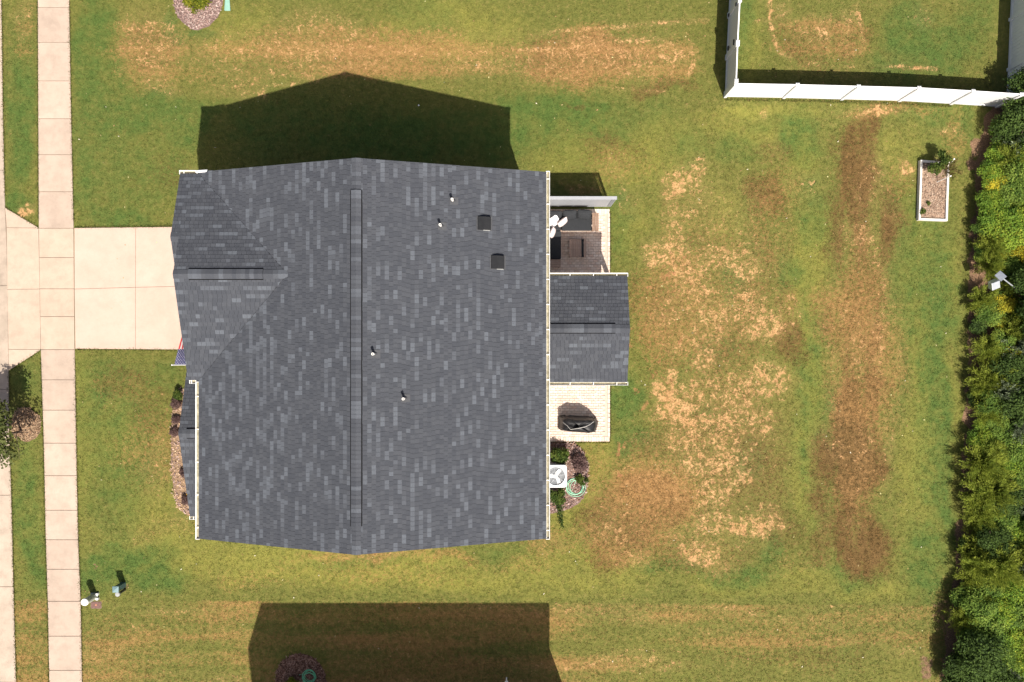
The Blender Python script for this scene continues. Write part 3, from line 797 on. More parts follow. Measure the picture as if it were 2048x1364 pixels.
def make_gable(roof, x0, x1, y0, y1, ze, zr, ridge, axis, seed, want=(0, 0), near=None, cuts=(None, None)):
    """two shingled slopes; cuts give interval functions"""
    if axis == 'y':
        for side, (xe, sgn) in enumerate(((x0, 1), (x1, -1))):
            run = abs(ridge - xe); L = math.hypot(run, zr - ze); v = Vector((sgn * run, 0, zr - ze)) / L
            # u chosen so that u x v points up
            if sgn > 0: o, u = (xe, y1, ze), (0, -1, 0)
            else: o, u = (xe, y0, ze), (0, 1, 0)
            W = y1 - y0
            iv = cuts[side] or (lambda q, W=W: [(0, W)])
            shingle_slope(roof, o, u, v, L, iv, seed + side, want[side], near)
    else:
        for side, (ye, sgn) in enumerate(((y0, 1), (y1, -1))):
            run = abs(ridge - ye); L = math.hypot(run, zr - ze); v = Vector((0, sgn * run, zr - ze)) / L
            if sgn > 0: o, u = (x0, ye, ze), (1, 0, 0)
            else: o, u = (x1, ye, ze), (-1, 0, 0)
            W = x1 - x0
            iv = cuts[side] or (lambda q, W=W: [(0, W)])
            shingle_slope(roof, o, u, v, L, iv, seed + side, want[side], near)

# garage wing numbers
wx0, wyN, wyS = -540 / S, 278.5 / S, -65 / S
wyR, wzR = 106.7 / S, 7.33
slW = (zR - zE) / (xR - eW)                    # west slope of the main roof
wxEnd = eW + (wzR - zE) / slW                  # where the wing ridge dies into it

roof = gable_body(eW, eE, yS, yN, zE, zR, xR, 'y').build('roof', ROOF_M, house)
def west_iv(q):
    L = math.hypot(xR - eW, zR - zE); W = yN - yS
    x = eW + (xR - eW) * q / L
    if x >= wxEnd - 1e-6: return [(0, W)]
    t = (x - eW) / (wxEnd - eW)
    vn = wyN + (wyR - wyN) * t; vs = wyS + (wyR - wyS) * t
    # u runs from north (0) to south (W)
    a = max(yN - vn, 0.0)
    return [(0, a + 0.001), (yN - vs, W)]
make_gable(roof, eW, eE, yS, yN, zE, zR, xR, 'y', 100, (60, 130), (xR, 0.5, zR), (west_iv, None))

groof = gable_body(wx0, wxEnd, wyS, wyN, zE - 0.004, wzR, wyR, 'x').build('garage_roof', ROOF_M, house)
def wing_iv(side):
    def f(q):
        L = math.hypot(wyR - wyS, wzR - zE)
        t = min(q / L, 1)
        xv = eW + (wxEnd - eW) * t
        W = wxEnd - wx0
        if side == 0: return [(0, xv - wx0)]
        return [(wxEnd - xv, W)]
    return f
make_gable(groof, wx0, wxEnd, wyS, wyN, zE, wzR, wyR, 'x', 200, (25, 25), (-9.5, 2.5, wzR), (wing_iv(0), wing_iv(1)))
# small nested gable standing a little proud of the wing front
sgx0, sgx1 = -553 / S, -539.6 / S
sgR = 169 / S; sgS = sgR - (wyN - sgR)
sgz = zE + (wyN - sgR) * (wzR - zE) / (wyN - wyR)
sg = gable_body(sgx0, sgx1, sgS, wyN, zE - 0.004, sgz, sgR, 'x').build('front_gable_roof', ROOF_M, house)
make_gable(sg, sgx0, sgx1, sgS, wyN, zE, sgz, sgR, 'x', 230)

# front porch roof
fx0, fx1, fyS, fyN, fyR = -595 / S, -512 / S, -324 / S, -8 / S, -165 / S
fze, fzr = 2.74, 3.88
proof = gable_body(fx0, fx1, fyS, fyN, fze, fzr, fyR, 'x').build('front_porch_roof', ROOF_M, house)
make_gable(proof, fx0, fx1, fyS, fyN, fze, fzr, fyR, 'x', 300)
# back porch roof
bx0, bx1, byS, byN, byR = 46 / S, 211 / S, -75 / S, 118.5 / S, 22.5 / S
bze, bzr = 3.08, 3.82
broof = gable_body(bx0, bx1, byS, byN, bze, bzr, byR, 'x').build('back_porch_roof', ROOF_M, house)
make_gable(broof, bx0, bx1, byS, byN, bze, bzr, byR, 'x', 400, (30, 30), (3.0, 0.5, bzr))

def ridge_cap(parent, p0, p1, half, drop, lift, name, mat=None, seed=0):
    """bent cap pieces along a ridge; lift > 0 makes the dark open vent below"""
    p0, p1 = Vector(p0), Vector(p1)
    d = (p1 - p0); L = d.length; d.normalize(); s = Vector((-d.y, d.x, 0))
    r = np.random.default_rng(seed)
    if lift > 0.02:
        vb = MB()
        for sg_ in (-1, 1):
            hc = half + 0.030
            a = s * sg_ * hc; b = s * sg_ * 0.02
            h0 = Vector((0, 0, -drop * hc / half)); up = Vector((0, 0, lift * .75))
            vb.add([p0 + a + h0, p1 + a + h0, p1 + a + h0 + up, p0 + a + h0 + up, p0 + b, p1 + b, p1 + b + up, p0 + b + up],
                   [(0,1,2,3),(3,2,6,7),(0,3,7,4),(1,5,6,2),(4,7,6,5)])
        vb.build('vent_core', M_matte, parent)
    cb = MB()
    n = max(1, int(L / 0.145))
    for i in range(n):
        a = p0 + d * (L * i / n); b = p0 + d * (L * (i + 1) / n + (0.02 if i < n - 1 else 0))
        k = int(r.choice([1, 2, 2, 3, 3, 4, 5, 6]))
        cb.col = (*SHC[k], 1)
        up = Vector((0, 0, lift + 0.014)); dr = Vector((0, 0, -drop)); t = Vector((0, 0, 0.010))
        e = Vector((0, 0, 0.006))
        vs = [a - s*half + dr + up + e, a + up + e, a + s*half + dr + up + e, b - s*half + dr + up - e, b + up - e, b + s*half + dr + up - e]
        vs += [q - t for q in vs]
        cb.add(vs, [(0,3,4,1),(1,4,5,2),(6,7,10,9),(7,8,11,10),(0,1,7,6),(1,2,8,7),(0,6,9,3),(2,5,11,8),(3,9,10,4),(4,10,11,5)])
    return cb.build(name, M_shingle, parent, color=True)
slE = (zR - zE) / (eE - xR)
def ridge_set(parent, pa, pb, va, vb, half, drop, seed):
    ridge_cap(parent, pa, va, half * 0.92, drop * 0.92, 0.012, 'ridge_cap', seed=seed)
    v = ridge_cap(house, va, vb, half, drop, 0.062, 'ridge_vent', seed=seed + 1)
    if (Vector(pb) - Vector(vb)).length > 0.05:
        ridge_cap(parent, vb, pb, half * 0.92, drop * 0.92, 0.012, 'ridge_cap', seed=seed + 2)
hw = 0.165
ridge_set(roof, (xR, yN, zR), (xR, yS, zR), (xR, P(0, 380, zR).y, zR), (xR, P(0, 1053, zR).y, zR), hw, hw * 0.37, 500)
ridge_set(groof, (wx0, wyR, wzR), (wxEnd + .02, wyR, wzR), (P(377, 0, wzR).x, wyR, wzR), (P(526, 0, wzR).x, wyR, wzR), hw, hw * 0.36, 510)
ridge_set(broof, (bx1, byR, bzr), (bx0, byR, bzr), (P(1231, 0, bzr).x, byR, bzr), (bx0 + .1, byR, bzr), hw, hw * 0.36, 520)
ridge_set(proof, (fx0, fyR, fzr), (fx1, fyR, fzr), (P(373, 0, fzr).x, fyR, fzr), (fx1, fyR, fzr), hw, hw * 0.35, 530)
ridge_cap(sg, (sgx0, sgR, sgz), (sgx1 + .15, sgR, sgz - .005), hw * .9, hw * .33, 0.012, 'ridge_cap', seed=540)

# rake and fascia boards
def board(name, a, b, w, h, parent, mat=M_trim):
    a, b = Vector(a), Vector(b); d = b - a; L = d.length
    q = d.to_track_quat('X', 'Z').to_matrix()
    mb = MB(); mb.box((a + b) / 2, (L, w, h), M=q)
    return mb.build(name, mat, parent)
for y, s_ in ((yN, 1), (yS, -1)):
    for xe in (eW, eE):
        if y == yN and xe == eW: continue
        board('rake_board', (xe, y - s_ * 0.035, zE - 0.13), (xR, y - s_ * 0.035, zR - 0.13), 0.03, 0.17, house)
for ye in (wyN, wyS):
    board('rake_board', (wx0 + .035, ye, zE - 0.13), (wx0 + .035, wyR, wzR - 0.13), 0.03, 0.17, house)
for ye in (byN, byS):
    board('rake_board', (bx1 - .035, ye, bze - 0.13), (bx1 - .035, byR, bzr - 0.13), 0.03, 0.17, house)
for ye in (fyN, fyS):
    board('rake_board', (fx0 + .035, ye, fze - 0.13), (fx0 + .035, fyR, fzr - 0.13), 0.03, 0.17, house)

def gutter(p0, p1, out, parent=house, width=0.115, ends=(True, True), step=0.88):
    """open trough along an eave; out is the unit vector away from the roof"""
    p0, p1, out = Vector(p0), Vector(p1), Vector(out)
    d = (p1 - p0).normalized()
    t = 0.010; h = 0.11
    def Z(q): return Vector((0, 0, q))
    prof = [(0.0, -0.01), (0.0, -h), (width, -h), (width, 0.0), (width + 0.012, 0.006), (width + 0.012, -0.012), (width - t, -0.012), (width - t, -h + 0.02), (0.012, -h + 0.02), (0.012, -0.01)]
    prof = [(q[0] - 0.0, q[1]) for q in prof]
    mb = MB(); n = len(prof)
    vs = [p0 + out * a + Z(b) for a, b in prof] + [p1 + out * a + Z(b) for a, b in prof]
    fs = [(i, (i+1) % n, n + (i+1) % n, n + i) for i in range(n)]
    mb.add(vs, fs)
    for flag, p in zip(ends, (p0, p1)):
        if flag:
            c = p + out * (width / 2) + Z(-h / 2 + 0.002)
            sx = [abs(d.x) * 0.016 + abs(out.x) * (width + .02), abs(d.y) * 0.016 + abs(out.y) * (width + .02), h + .006]
            mb.box(c, sx)
    g = mb.build('gutter', M_gutter, parent)
    ib = MB()
    a0, a1 = 0.014, width - t - 0.002
    ib.add([p0 + out*a0 + Z(-h+.026), p1 + out*a0 + Z(-h+.026), p1 + out*a1 + Z(-h+.026), p0 + out*a1 + Z(-h+.026)], [(0,1,2,3) if (d.cross(out)).z > 0 else (3,2,1,0)])
    ib.build('gutter_grime', M_gutter_in, g)
    L = (p1 - p0).length; k = step * 0.35
    while k < L:
        hb = MB(); c = p0 + d * k + out * (width / 2) + Z(0.006)
        hb.box(c, [abs(d.x) * 0.026 + abs(out.x) * (width - .005), abs(d.y) * 0.026 + abs(out.y) * (width - .005), 0.012])
        hb.build('hanger', M_gutter, g); k += step
    return g
gz = zE - 0.01
gutter((eE + 0.002, yS - .02, gz), (eE + 0.002, yN + .02, gz), (1, 0, 0))
gutter((eW - 0.002, yS - .02, gz), (eW - 0.002, wyS - .07, gz), (-1, 0, 0), step=1.15)
gutter((wx0 + .05, wyS - 0.002, gz), (eW - 0.12, wyS - 0.002, gz), (0, -1, 0), step=0.22)
gutter((sgx0 - .03, wyN + 0.002, gz), (P(425, 0, gz).x, wyN + 0.002, gz), (0, 1, 0), step=0.46)
gutter((bx0 + .05, byN + .002, bze - .01), (bx1 + .02, byN + .002, bze - .01), (0, 1, 0), step=0.9)
gutter((bx0 + .05, byS - .002, bze - .01), (bx1 + .02, byS - .002, bze - .01), (0, -1, 0), step=0.9)
gutter((fx0 - .02, fyS - .002, fze - .01), (fx1, fyS - .002, fze - .01), (0, -1, 0), step=0.45)
# white elbow pipe on the garage gutter
mb = MB(); a = P(392, 343, zE + .03); b = P(414, 341.5, zE + .12); mb.tube([a, b], 0.045, 8)
mb.build('downspout_pipe', M_white, house)

# roof furniture
def vent_pipe(px, py):
    z = 7.0
    for _ in range(6): z = zR - (P(px, py, z + 0.40).x - xR) * slE
    top = P(px, py, z + 0.40)
    zb = zR - (top.x - xR) * slE
    mb = MB(); n = 14
    mb.lathe((top.x, top.y, zb - .05), [(0.040, 0), (0.040, 0.40), (0.045, 0.40), (0.045, 0.43), (0.026, 0.43), (0.024, 0.30)], n)
    o = mb.build('vent_pipe', M_pipe, house)
    fb = MB(); fb.lathe((top.x, top.y, zb - .06), [(0.10, 0.05), (0.06, 0.12), (0.048, 0.17)], n)
    fb.build('pipe_boot', M_shingle_flat, o)
    sb = MB(); sb.box((top.x + .04, top.y, zb + 0.012), (0.30, 0.26, 0.008), M=Matrix.Rotation(math.atan(slE), 3, 'Y'))
    sb.build('flashing', M_shingle_flat, o)
for q in ((904, 398), (880, 449), (745, 708), (806, 798)): vent_pipe(*q)

def box_vent(px, py):
    z0 = 7.0
    for _ in range(6): z0 = zR - (P(px, py, z0 + 0.12).x - xR) * slE
    c = P(px, py, z0 + 0.12); zc = zR - (c.x - xR) * slE
    R = Matrix.Rotation(math.atan(slE), 3, 'Y')
    def L(x, y, z): return Vector((c.x, c.y, zc)) + R @ Vector((x, y, z))
    mb = MB()
    w = 0.225
    vs = [L(-w,-w,0.02),L(w,-w,0.02),L(w,w,0.02),L(-w,w,0.02), L(-w,-w,0.07),L(w,-w,0.12),L(w,w,0.12),L(-w,w,0.07), L(-.04,-w,0.16), L(-.04,w,0.16), L(w-.02,-w+.02,0.17), L(w-.02,w-.02,0.17)]
    mb.add(vs, [(0,1,5,8,4),(3,7,9,6,2),(0,4,7,3),(1,2,6,5),(4,8,9,7),(8,10,11,9),(5,10,8),(5,6,11,10),(6,9,11)])
    o = mb.build('box_vent', M_vent, house, bevel=0.006)
    fl = MB(); fl.box(L(0.02, 0, 0.020), (0.56, 0.50, 0.010), M=R); fl.build('vent_flange', M_shingle_flat, o)
    lip = MB(); lip.box(L(0.09, -w - .014, 0.060), (0.24, 0.022, 0.014), M=R); lip.build('vent_lip', M_grey, o)
box_vent(967, 446); box_vent(994, 524)

# walls with lap siding, windows and doors
def wall_block(name, x0, x1, y0, y1, z0, z1):
    mb = MB(); mb.bb((x0, y0, z0), (x1, y1, z1)); w = mb.build(name, M_siding, house)
    return w
ov = 0.32
wall = wall_block('wall', eW + ov, eE - ov, yS + ov, yN - ov, -0.1, zE - 0.05)
wall2 = wall_block('garage_wall', wx0 + .28, eW + ov + .01, wyS + ov, wyN - ov, -0.1, zE - 0.05)
gmb = MB()
for (yy, e) in ((yN - ov, 1), (yS + ov, -1)):     # gable triangles
    a = zE - .06; top = zR - .14
    gmb.add([(eW + .35, yy, a), (eE - .35, yy, a), (xR, yy, top), (eW + .35, yy - e*.1, a), (eE - .35, yy - e*.1, a), (xR, yy - e*.1, top)],
            [(0,1,2) if e < 0 else (2,1,0), (5,4,3) if e < 0 else (3,4,5), (0,2,5,3), (1,4,5,2)])
gmb.add([(wx0 + .28, wyS + .3, zE - .06), (wx0 + .28, wyN - .3, zE - .06), (wx0 + .28, wyR, wzR - .14), (wx0 + .4, wyS + .3, zE - .06), (wx0 + .4, wyN - .3, zE - .06), (wx0 + .4, wyR, wzR - .14)],
        [(2,1,0),(3,4,5),(0,3,5,2),(1,2,5,4)])
gmb.build('gable_wall', M_siding, house)
sb = MB()
for i in range(30):
    z = 0.15 + i * 0.175
    if z > zE - .2: break
    for (a, b) in (((eW+ov-.012, yS+ov-.012), (eE-ov+.012, yS+ov)), ((eE-ov, yS+ov), (eE-ov+.012, yN-ov)), ((eW+ov, yN-ov), (eE-ov+.012, yN-ov+.012)), ((eW+ov-.012, yS+ov), (eW+ov, wyS+ov)), ((wx0+.268, wyS+ov), (wx0+.28, wyN-ov))):
        sb.bb((a[0], a[1], z), (b[0], b[1], z + 0.030))
o = sb.build('siding_lap', M_siding, wall); o["kind"] = "stuff"
def opening(name, c, w, h, axis, sgn, door=False):
    """window or door on a wall: axis 'x' = wall faces +-x"""
    c = Vector(c); n = Vector((sgn, 0, 0)) if axis == 'x' else Vector((0, sgn, 0)); t = Vector((0, 1, 0)) if axis == 'x' else Vector((1, 0, 0))
    def bx(m, du, dz, su, sz, d, th):
        cc = c + t * du + Vector((0, 0, dz)) + n * d
        s_ = [th if axis == 'x' else su, su if axis == 'x' else th, sz]
        m.box(cc, s_)
    f = MB()
    for du, dz, su, sz in ((-w/2-.05, 0, .1, h+.2), (w/2+.05, 0, .1, h+.2), (0, h/2+.05, w, .1), (0, -h/2-.05, w, .1)): bx(f, du, dz, su, sz, .03, .05)
    if door:
        o = MB(); bx(o, 0, 0, w, h, .020, .04); o = o.build(name, M_trim, house)
        f.build('frame', M_trim, o)
        k = MB(); bx(k, w*.38, -.05, .05, .05, .065, .05); k.build('handle', M_metal, o)
    else:
        bx(f, 0, 0, w, .045, .03, .04)
        o = f.build(name, M_trim, house)
        for s_ in (-1, 1):
            g = MB(); bx(g, 0, s_ * h / 4, w, h/2 - .045, .012, .02); g.build('pane', M_glass, o)
for y in (-5.2, -2.9, 3.7, 5.0): opening('window', (eE - ov, y, 4.3), 0.9, 1.4, 'x', 1)
for y in (-4.6, 3.9): opening('window', (eE - ov, y, 1.6), 0.9, 1.4, 'x', 1)
opening('patio_door', (eE - ov, 0.6, 1.08), 1.7, 2.05, 'x', 1, True)
for y in (-5.3, -3.2): opening('window', (eW + ov, y, 4.3), 0.9, 1.4, 'x', -1)
opening('window', (eW + ov, -5.2, 1.5), 1.2, 1.4, 'x', -1)
opening('front_door', (eW + ov, -2.6, 1.08), 0.95, 2.05, 'x', -1, True)
for x in (-8.5, -3.0): opening('window', (x, yS + ov, 4.2), 0.9, 1.4, 'y', -1); opening('window', (x, yN - ov, 4.2), 0.9, 1.4, 'y', 1)
for y in (0.6, 4.2): opening('window', (wx0 + .28, y, 4.2), 0.9, 1.3, 'x', -1)
gd = MB(); gd.bb((wx0 + .24, 0.0, 0.03), (wx0 + .285, 4.7, 2.2)); gd = gd.build('garage_door', M_trim, house)
for i in range(4):
    for j in range(8):
        pb = MB(); pb.bb((wx0 + .228, 0.09 + j * .578, 0.09 + i * .535), (wx0 + .242, 0.56 + j * .578, 0.50 + i * .535)); pb.build('door_panel', M_trim, gd)
# porch posts, floors
for (x, y, h) in ((fx0 + .2, fyS + .25, fze - .1), (fx0 + .2, fyR, fze - .1), (fx0 + .2, -45 / S, fze - .1), (bx1 - .22, byN - .25, bze - .1), (bx1 - .22, byS + .25, bze - .1)):
    mb = MB(); mb.box((x, y, h / 2), (.15, .15, h)); mb.box((x, y, 0.16), (.2, .2, .2)); mb.box((x, y, h - .1), (.2, .2, .12))
    mb.build('porch_post', M_trim, house)
mb = MB(); mb.bb((fx0 + .12, fyS + .15, -.05), (eW + ov + .02, -50 / S, .16)); mb.build('porch_floor', M_curb, house)
for (a, b) in (((fx0 + .14, fyS + .1, fze - .34), (fx0 + .26, fyN - .1, fze - .15)), ((bx1 - .28, byS + .1, bze - .34), (bx1 - .16, byN - .1, bze - .15))):
    mb = MB(); mb.bb(a, b); mb.build('porch_beam', M_trim, house)
for (x0_, ye0, ye1, yr, ze_, zr_, e) in ((fx0 + .15, fyS + .15, fyN - .15, fyR, fze - .16, fzr - .2, -1), (bx1 - .15, byS + .15, byN - .15, byR, bze - .16, bzr - .2, 1)):
    mb = MB(); q = x0_ - e * .06
    mb.add([(x0_, ye0, ze_), (x0_, ye1, ze_), (x0_, yr, zr_), (q, ye0, ze_), (q, ye1, ze_), (q, yr, zr_)], [(0,1,2) if e > 0 else (2,1,0), (5,4,3) if e > 0 else (3,4,5), (0,2,5,3), (1,4,5,2), (0,3,4,1)])
    mb.build('gable_panel', M_siding, house)

# ------------------------------------------------------------------ next-door house to the south (only its shadow reaches the picture)
nb = thing('neighbour_house', 'neighbouring house whose shadow falls across the lawn at bottom', 'house', G(-150, -873, 0))
nx0, nx1, nyN, nyR, nyS = -434 / S, 141 / S, -709 / S, -875 / S, -1041 / S
nze, nzr = 6.0, 8.42
hx = nx1 - (nyN - nyR)
mb = MB(); mb.bb((nx0 + .3, nyS + .3, -.1), (nx1 - .55, nyN - .3, nze - .02)); mb.build('wall', M_siding, nb)
mb = MB()
mb.add([(nx0, nyS, nze), (nx1, nyS, nze), (nx1, nyN, nze), (nx0, nyN, nze), (nx0, nyR, nzr), (hx, nyR, nzr), (nx0, nyS, nze - .15), (nx1, nyS, nze - .15), (nx1, nyN, nze - .15), (nx0, nyN, nze - .15)],
       [(0,1,5,4),(1,2,5),(2,3,4,5),(3,0,4),(6,9,8,7),(0,6,7,1),(1,7,8,2),(2,8,9,3),(3,9,6,0)])
mb.build('roof', M_shingle_flat, nb)
for x in (-7, -3, 0.5):
    for z in (1.5, 4.2):
        mb = MB(); mb.bb((x - .45, nyN - .30, z - .7), (x + .45, nyN - .27, z + .7)); w_ = mb.build('window', M_trim, nb)
        mb = MB(); mb.bb((x - .38, nyN - .27, z - .63), (x + .38, nyN - .262, z + .63)); mb.build('pane', M_glass, w_)

# ------------------------------------------------------------------ foliage
def leaf_quads(p, d, nrm, l, w):
    """diamond leaves: p base (n,3), d direction, nrm normal"""
    s = np.cross(d, nrm); s /= np.linalg.norm(s, axis=1, keepdims=True) + 1e-9
    l = l[:, None]; w = w[:, None]
    return np.stack([p, p + d * l * 0.45 + s * w * 0.5, p + d * l, p + d * l * 0.45 - s * w * 0.5], 1)
def unit(a): return a / (np.linalg.norm(a, axis=1, keepdims=True) + 1e-9)

def crown_mesh(kind, R, Hc, z0, n, pal, seed, clumps=18, leaf=(0.10, 0.06)):
    """crown between z0 and z0+Hc, radius R"""
    r = np.random.default_rng(seed)
    pal = np.array(pal)
    if kind == 'broad':
        cdir = unit(r.normal(size=(clumps, 3))); cdir[:, 2] = np.abs(cdir[:, 2]) * 0.9 - 0.15
        cr = R * r.uniform(0.20, 0.42, clumps)
        cpos = cdir * (np.array([R, R, Hc / 2]) - cr[:, None] * 0.8) * r.uniform(0.45, 1.05, (clumps, 1))
        ci = r.choice(clumps, n, p=cr**2 / (cr**2).sum())
        out = unit(r.normal(size=(n, 3))); out[:, 2] = np.abs(out[:, 2]) * r.choice([1, 1, 1, -0.4], n)
        rad = cr[ci] * r.uniform(0.55, 1.05, n)
        p = cpos[ci] + out * rad[:, None]
        nrm = unit(out * 0.8 + r.normal(size=(n, 3)) * 0.55 + np.array([0.12, -0.3, 0.55]))
        d = unit(np.cross(nrm, r.normal(size=(n, 3))))
        l = leaf[0] * r.uniform(0.65, 1.35, n); w = leaf[1] * r.uniform(0.65, 1.35, n)
        tint = r.random(clumps)[ci] * 0.6 + r.random(n) * 0.4
    else:   # feathery: thin leaves along rising sprays
        nb_ = clumps
        th = r.uniform(0, 2 * np.pi, nb_); el = r.uniform(0.1, 1.45, nb_)
        bd = np.stack([np.cos(th) * np.cos(el), np.sin(th) * np.cos(el), np.sin(el)], 1)
        base = np.stack([bd[:, 0] * R * .12, bd[:, 1] * R * .12, (r.random(nb_) * 0.75 - 0.5) * Hc * .7], 1)
        blen = np.where(el > 0.9, Hc * .55, R) * r.uniform(0.55, 1.1, nb_)
        ci = r.choice(nb_, n); t = r.uniform(0.12, 1.0, n) ** 0.8
        p = base[ci] + bd[ci] * (blen[ci] * t)[:, None] + r.normal(size=(n, 3)) * (R * 0.055)
        p[:, 2] -= 0.18 * (blen[ci] * t) ** 2 * (el[ci] < 0.9)
        d = unit(bd[ci] * 1.2 + r.normal(size=(n, 3)) * 0.55 + np.array([0, 0, 0.35]))
        nrm = unit(np.cross(d, r.normal(size=(n, 3))) + np.array([0, -0.2, 0.5]))
        l = leaf[0] * r.uniform(0.6, 1.4, n); w = leaf[1] * r.uniform(0.7, 1.3, n)
        tint = np.clip(r.random(nb_)[ci] * 0.5 + r.random(n) * 0.5, 0, 1)
    p = p + np.array([0, 0, z0 + Hc / 2])
    V = leaf_quads(p, d, nrm, l, w)
    idx = tint * (len(pal) - 1); i0 = np.floor(idx).astype(int); i1 = np.minimum(i0 + 1, len(pal) - 1); f = (idx - i0)[:, None]
    C = pal[i0] * (1 - f) + pal[i1] * f
    C = C * r.uniform(0.75, 1.25, (n, 1))
    return quads_mesh('crown', V, C, M_leaf)

def trunk_mesh(h, r0, spread, seed, limbs=6):
    r = random.Random(seed); mb = MB()
    pts = [(0, 0, -0.05)]
    for i in range(1, 6): pts.append((r.uniform(-.04, .04) * i * h / 4, r.uniform(-.04, .04) * i * h / 4, h * i / 5))
    mb.tube(pts, [r0 * (1 - 0.15 * i) for i in range(6)], 7)
    for k in range(limbs):
        a = r.uniform(0, 6.28); s = pts[r.randint(1, 4)]
        e = (s[0] + math.cos(a) * spread * .75, s[1] + math.sin(a) * spread * .75, s[2] + h * r.uniform(.15, .35))
        mdl = ((s[0]*.55 + e[0]*.45), (s[1]*.55 + e[1]*.45), (s[2] + e[2]) / 2 - .03)
        mb.tube([s, mdl, e], [r0 * .45, r0 * .3, r0 * .12], 5)
    me = bpy.data.meshes.new('trunk'); me.from_pydata(mb.v, [], mb.f); me.materials.append(M_bark)
    return me

PAL = dict(
    feather=[(0.060,0.085,0.014),(0.098,0.125,0.019),(0.150,0.168,0.024),(0.085,0.11,0.025)],
    bright=[(0.045,0.085,0.014),(0.085,0.150,0.020),(0.150,0.210,0.026),(0.230,0.240,0.030)],
    gold=[(0.095,0.115,0.016),(0.190,0.185,0.020),(0.310,0.245,0.018),(0.16,0.19,0.03)],
    dark=[(0.018,0.032,0.010),(0.034,0.058,0.014),(0.060,0.095,0.020),(0.035,0.06,0.02)],
    sage=[(0.050,0.068,0.036),(0.085,0.108,0.062),(0.135,0.158,0.098),(0.06,0.085,0.045)],
    leafy=[(0.030,0.058,0.012),(0.058,0.100,0.018),(0.100,0.150,0.026),(0.15,0.19,0.035)],
    purple=[(0.055,0.032,0.034),(0.095,0.058,0.055),(0.150,0.098,0.085),(0.07,0.04,0.045)],
)
for _k, _f in dict(feather=2.15, bright=1.6, gold=1.9, dark=1.5, sage=1.9, leafy=1.7, purple=1.2).items():
    PAL[_k] = [tuple(q * _f for q in c) for c in PAL[_k]]
PAL['bed'] = [(.030,.055,.012),(.055,.090,.018),(.095,.130,.026),(.14,.16,.034)]
PAL['bushy'] = [(.050,.078,.010),(.100,.130,.014),(.175,.185,.018),(.26,.235,.02)]
class Plant:
    """a few crown variants of one kind; put() places one plant with its own trunk and crown objects"""
    def __init__(self, kind, R, Hc, z0, n, pal, seeds, clumps, leaf, trunk=(1.0, 0.05)):
        self.cr = [crown_mesh(kind, R, Hc, z0, n, PAL[pal], s, clumps, leaf) for s in seeds]
        self.tr = trunk_mesh(z0 + Hc * .6, trunk[1], R, seeds[0])
        self.i = 0; self.top = z0 + Hc; self.mid = z0 + Hc / 2
    def put(self, name, label, cat, loc, s=1.0, group=None, rz=None, sz=None):
        root = thing(name, label, cat, loc, group)
        rz = random.uniform(0, 6.28) if rz is None else rz
        for nm, me in (('trunk', self.tr), ('crown', self.cr[self.i % len(self.cr)])):
            o = bpy.data.objects.new(nm, me); COL.objects.link(o); o.parent = root
            o.scale = (s, s, sz or s); o.rotation_euler.z = rz
        self.i += 1
        return root

feather = Plant('feather', 1.05, 1.35, 0.10, 9500, 'feather', (11, 12, 13), 100, (0.16, 0.025), (1, .05))
bright = Plant('broad', 0.95, 1.05, 0.2, 6200, 'bright', (21, 22, 23), 34, (0.085, 0.055), (1, .05))
gold = Plant('broad', 0.75, 1.0, 0.2, 3400, 'gold', (31, 32), 22, (0.085, 0.05), (1, .04))
dark = Plant('broad', 1.15, 1.6, 0.3, 6800, 'dark', (41, 42, 43), 40, (0.10, 0.064), (1, .07))
leafy = Plant('broad', 1.0, 1.2, 0.2, 6500, 'leafy', (51, 52, 53), 36, (0.085, 0.056), (1, .06))
sage = Plant('feather', 0.95, 1.3, 0.2, 4600, 'sage', (61, 62), 60, (0.15, 0.045), (1, .05))
small_dark = Plant('broad', 0.55, 0.7, 0.12, 1500, 'dark', (71, 72), 14, (0.10, 0.06), (1, .03))

KIND = dict(feather=(feather, 'feathery_shrub', 'feathery yellow-green shrub', 'shrub'), bright=(bright, 'broadleaf_shrub', 'bright yellow-green broadleaf shrub', 'shrub'),
            gold=(gold, 'golden_shrub', 'golden-tipped yellow shrub', 'shrub'), dark=(dark, 'dark_tree', 'dark green broadleaf sapling', 'tree'),
            leafy=(leafy, 'leafy_tree', 'mid-green leafy sapling', 'tree'), sage=(sage, 'pale_shrub', 'pale grey-green feathery shrub', 'shrub'),
            small=(small_dark, 'undergrowth_bush', 'low dark bush', 'bush'))
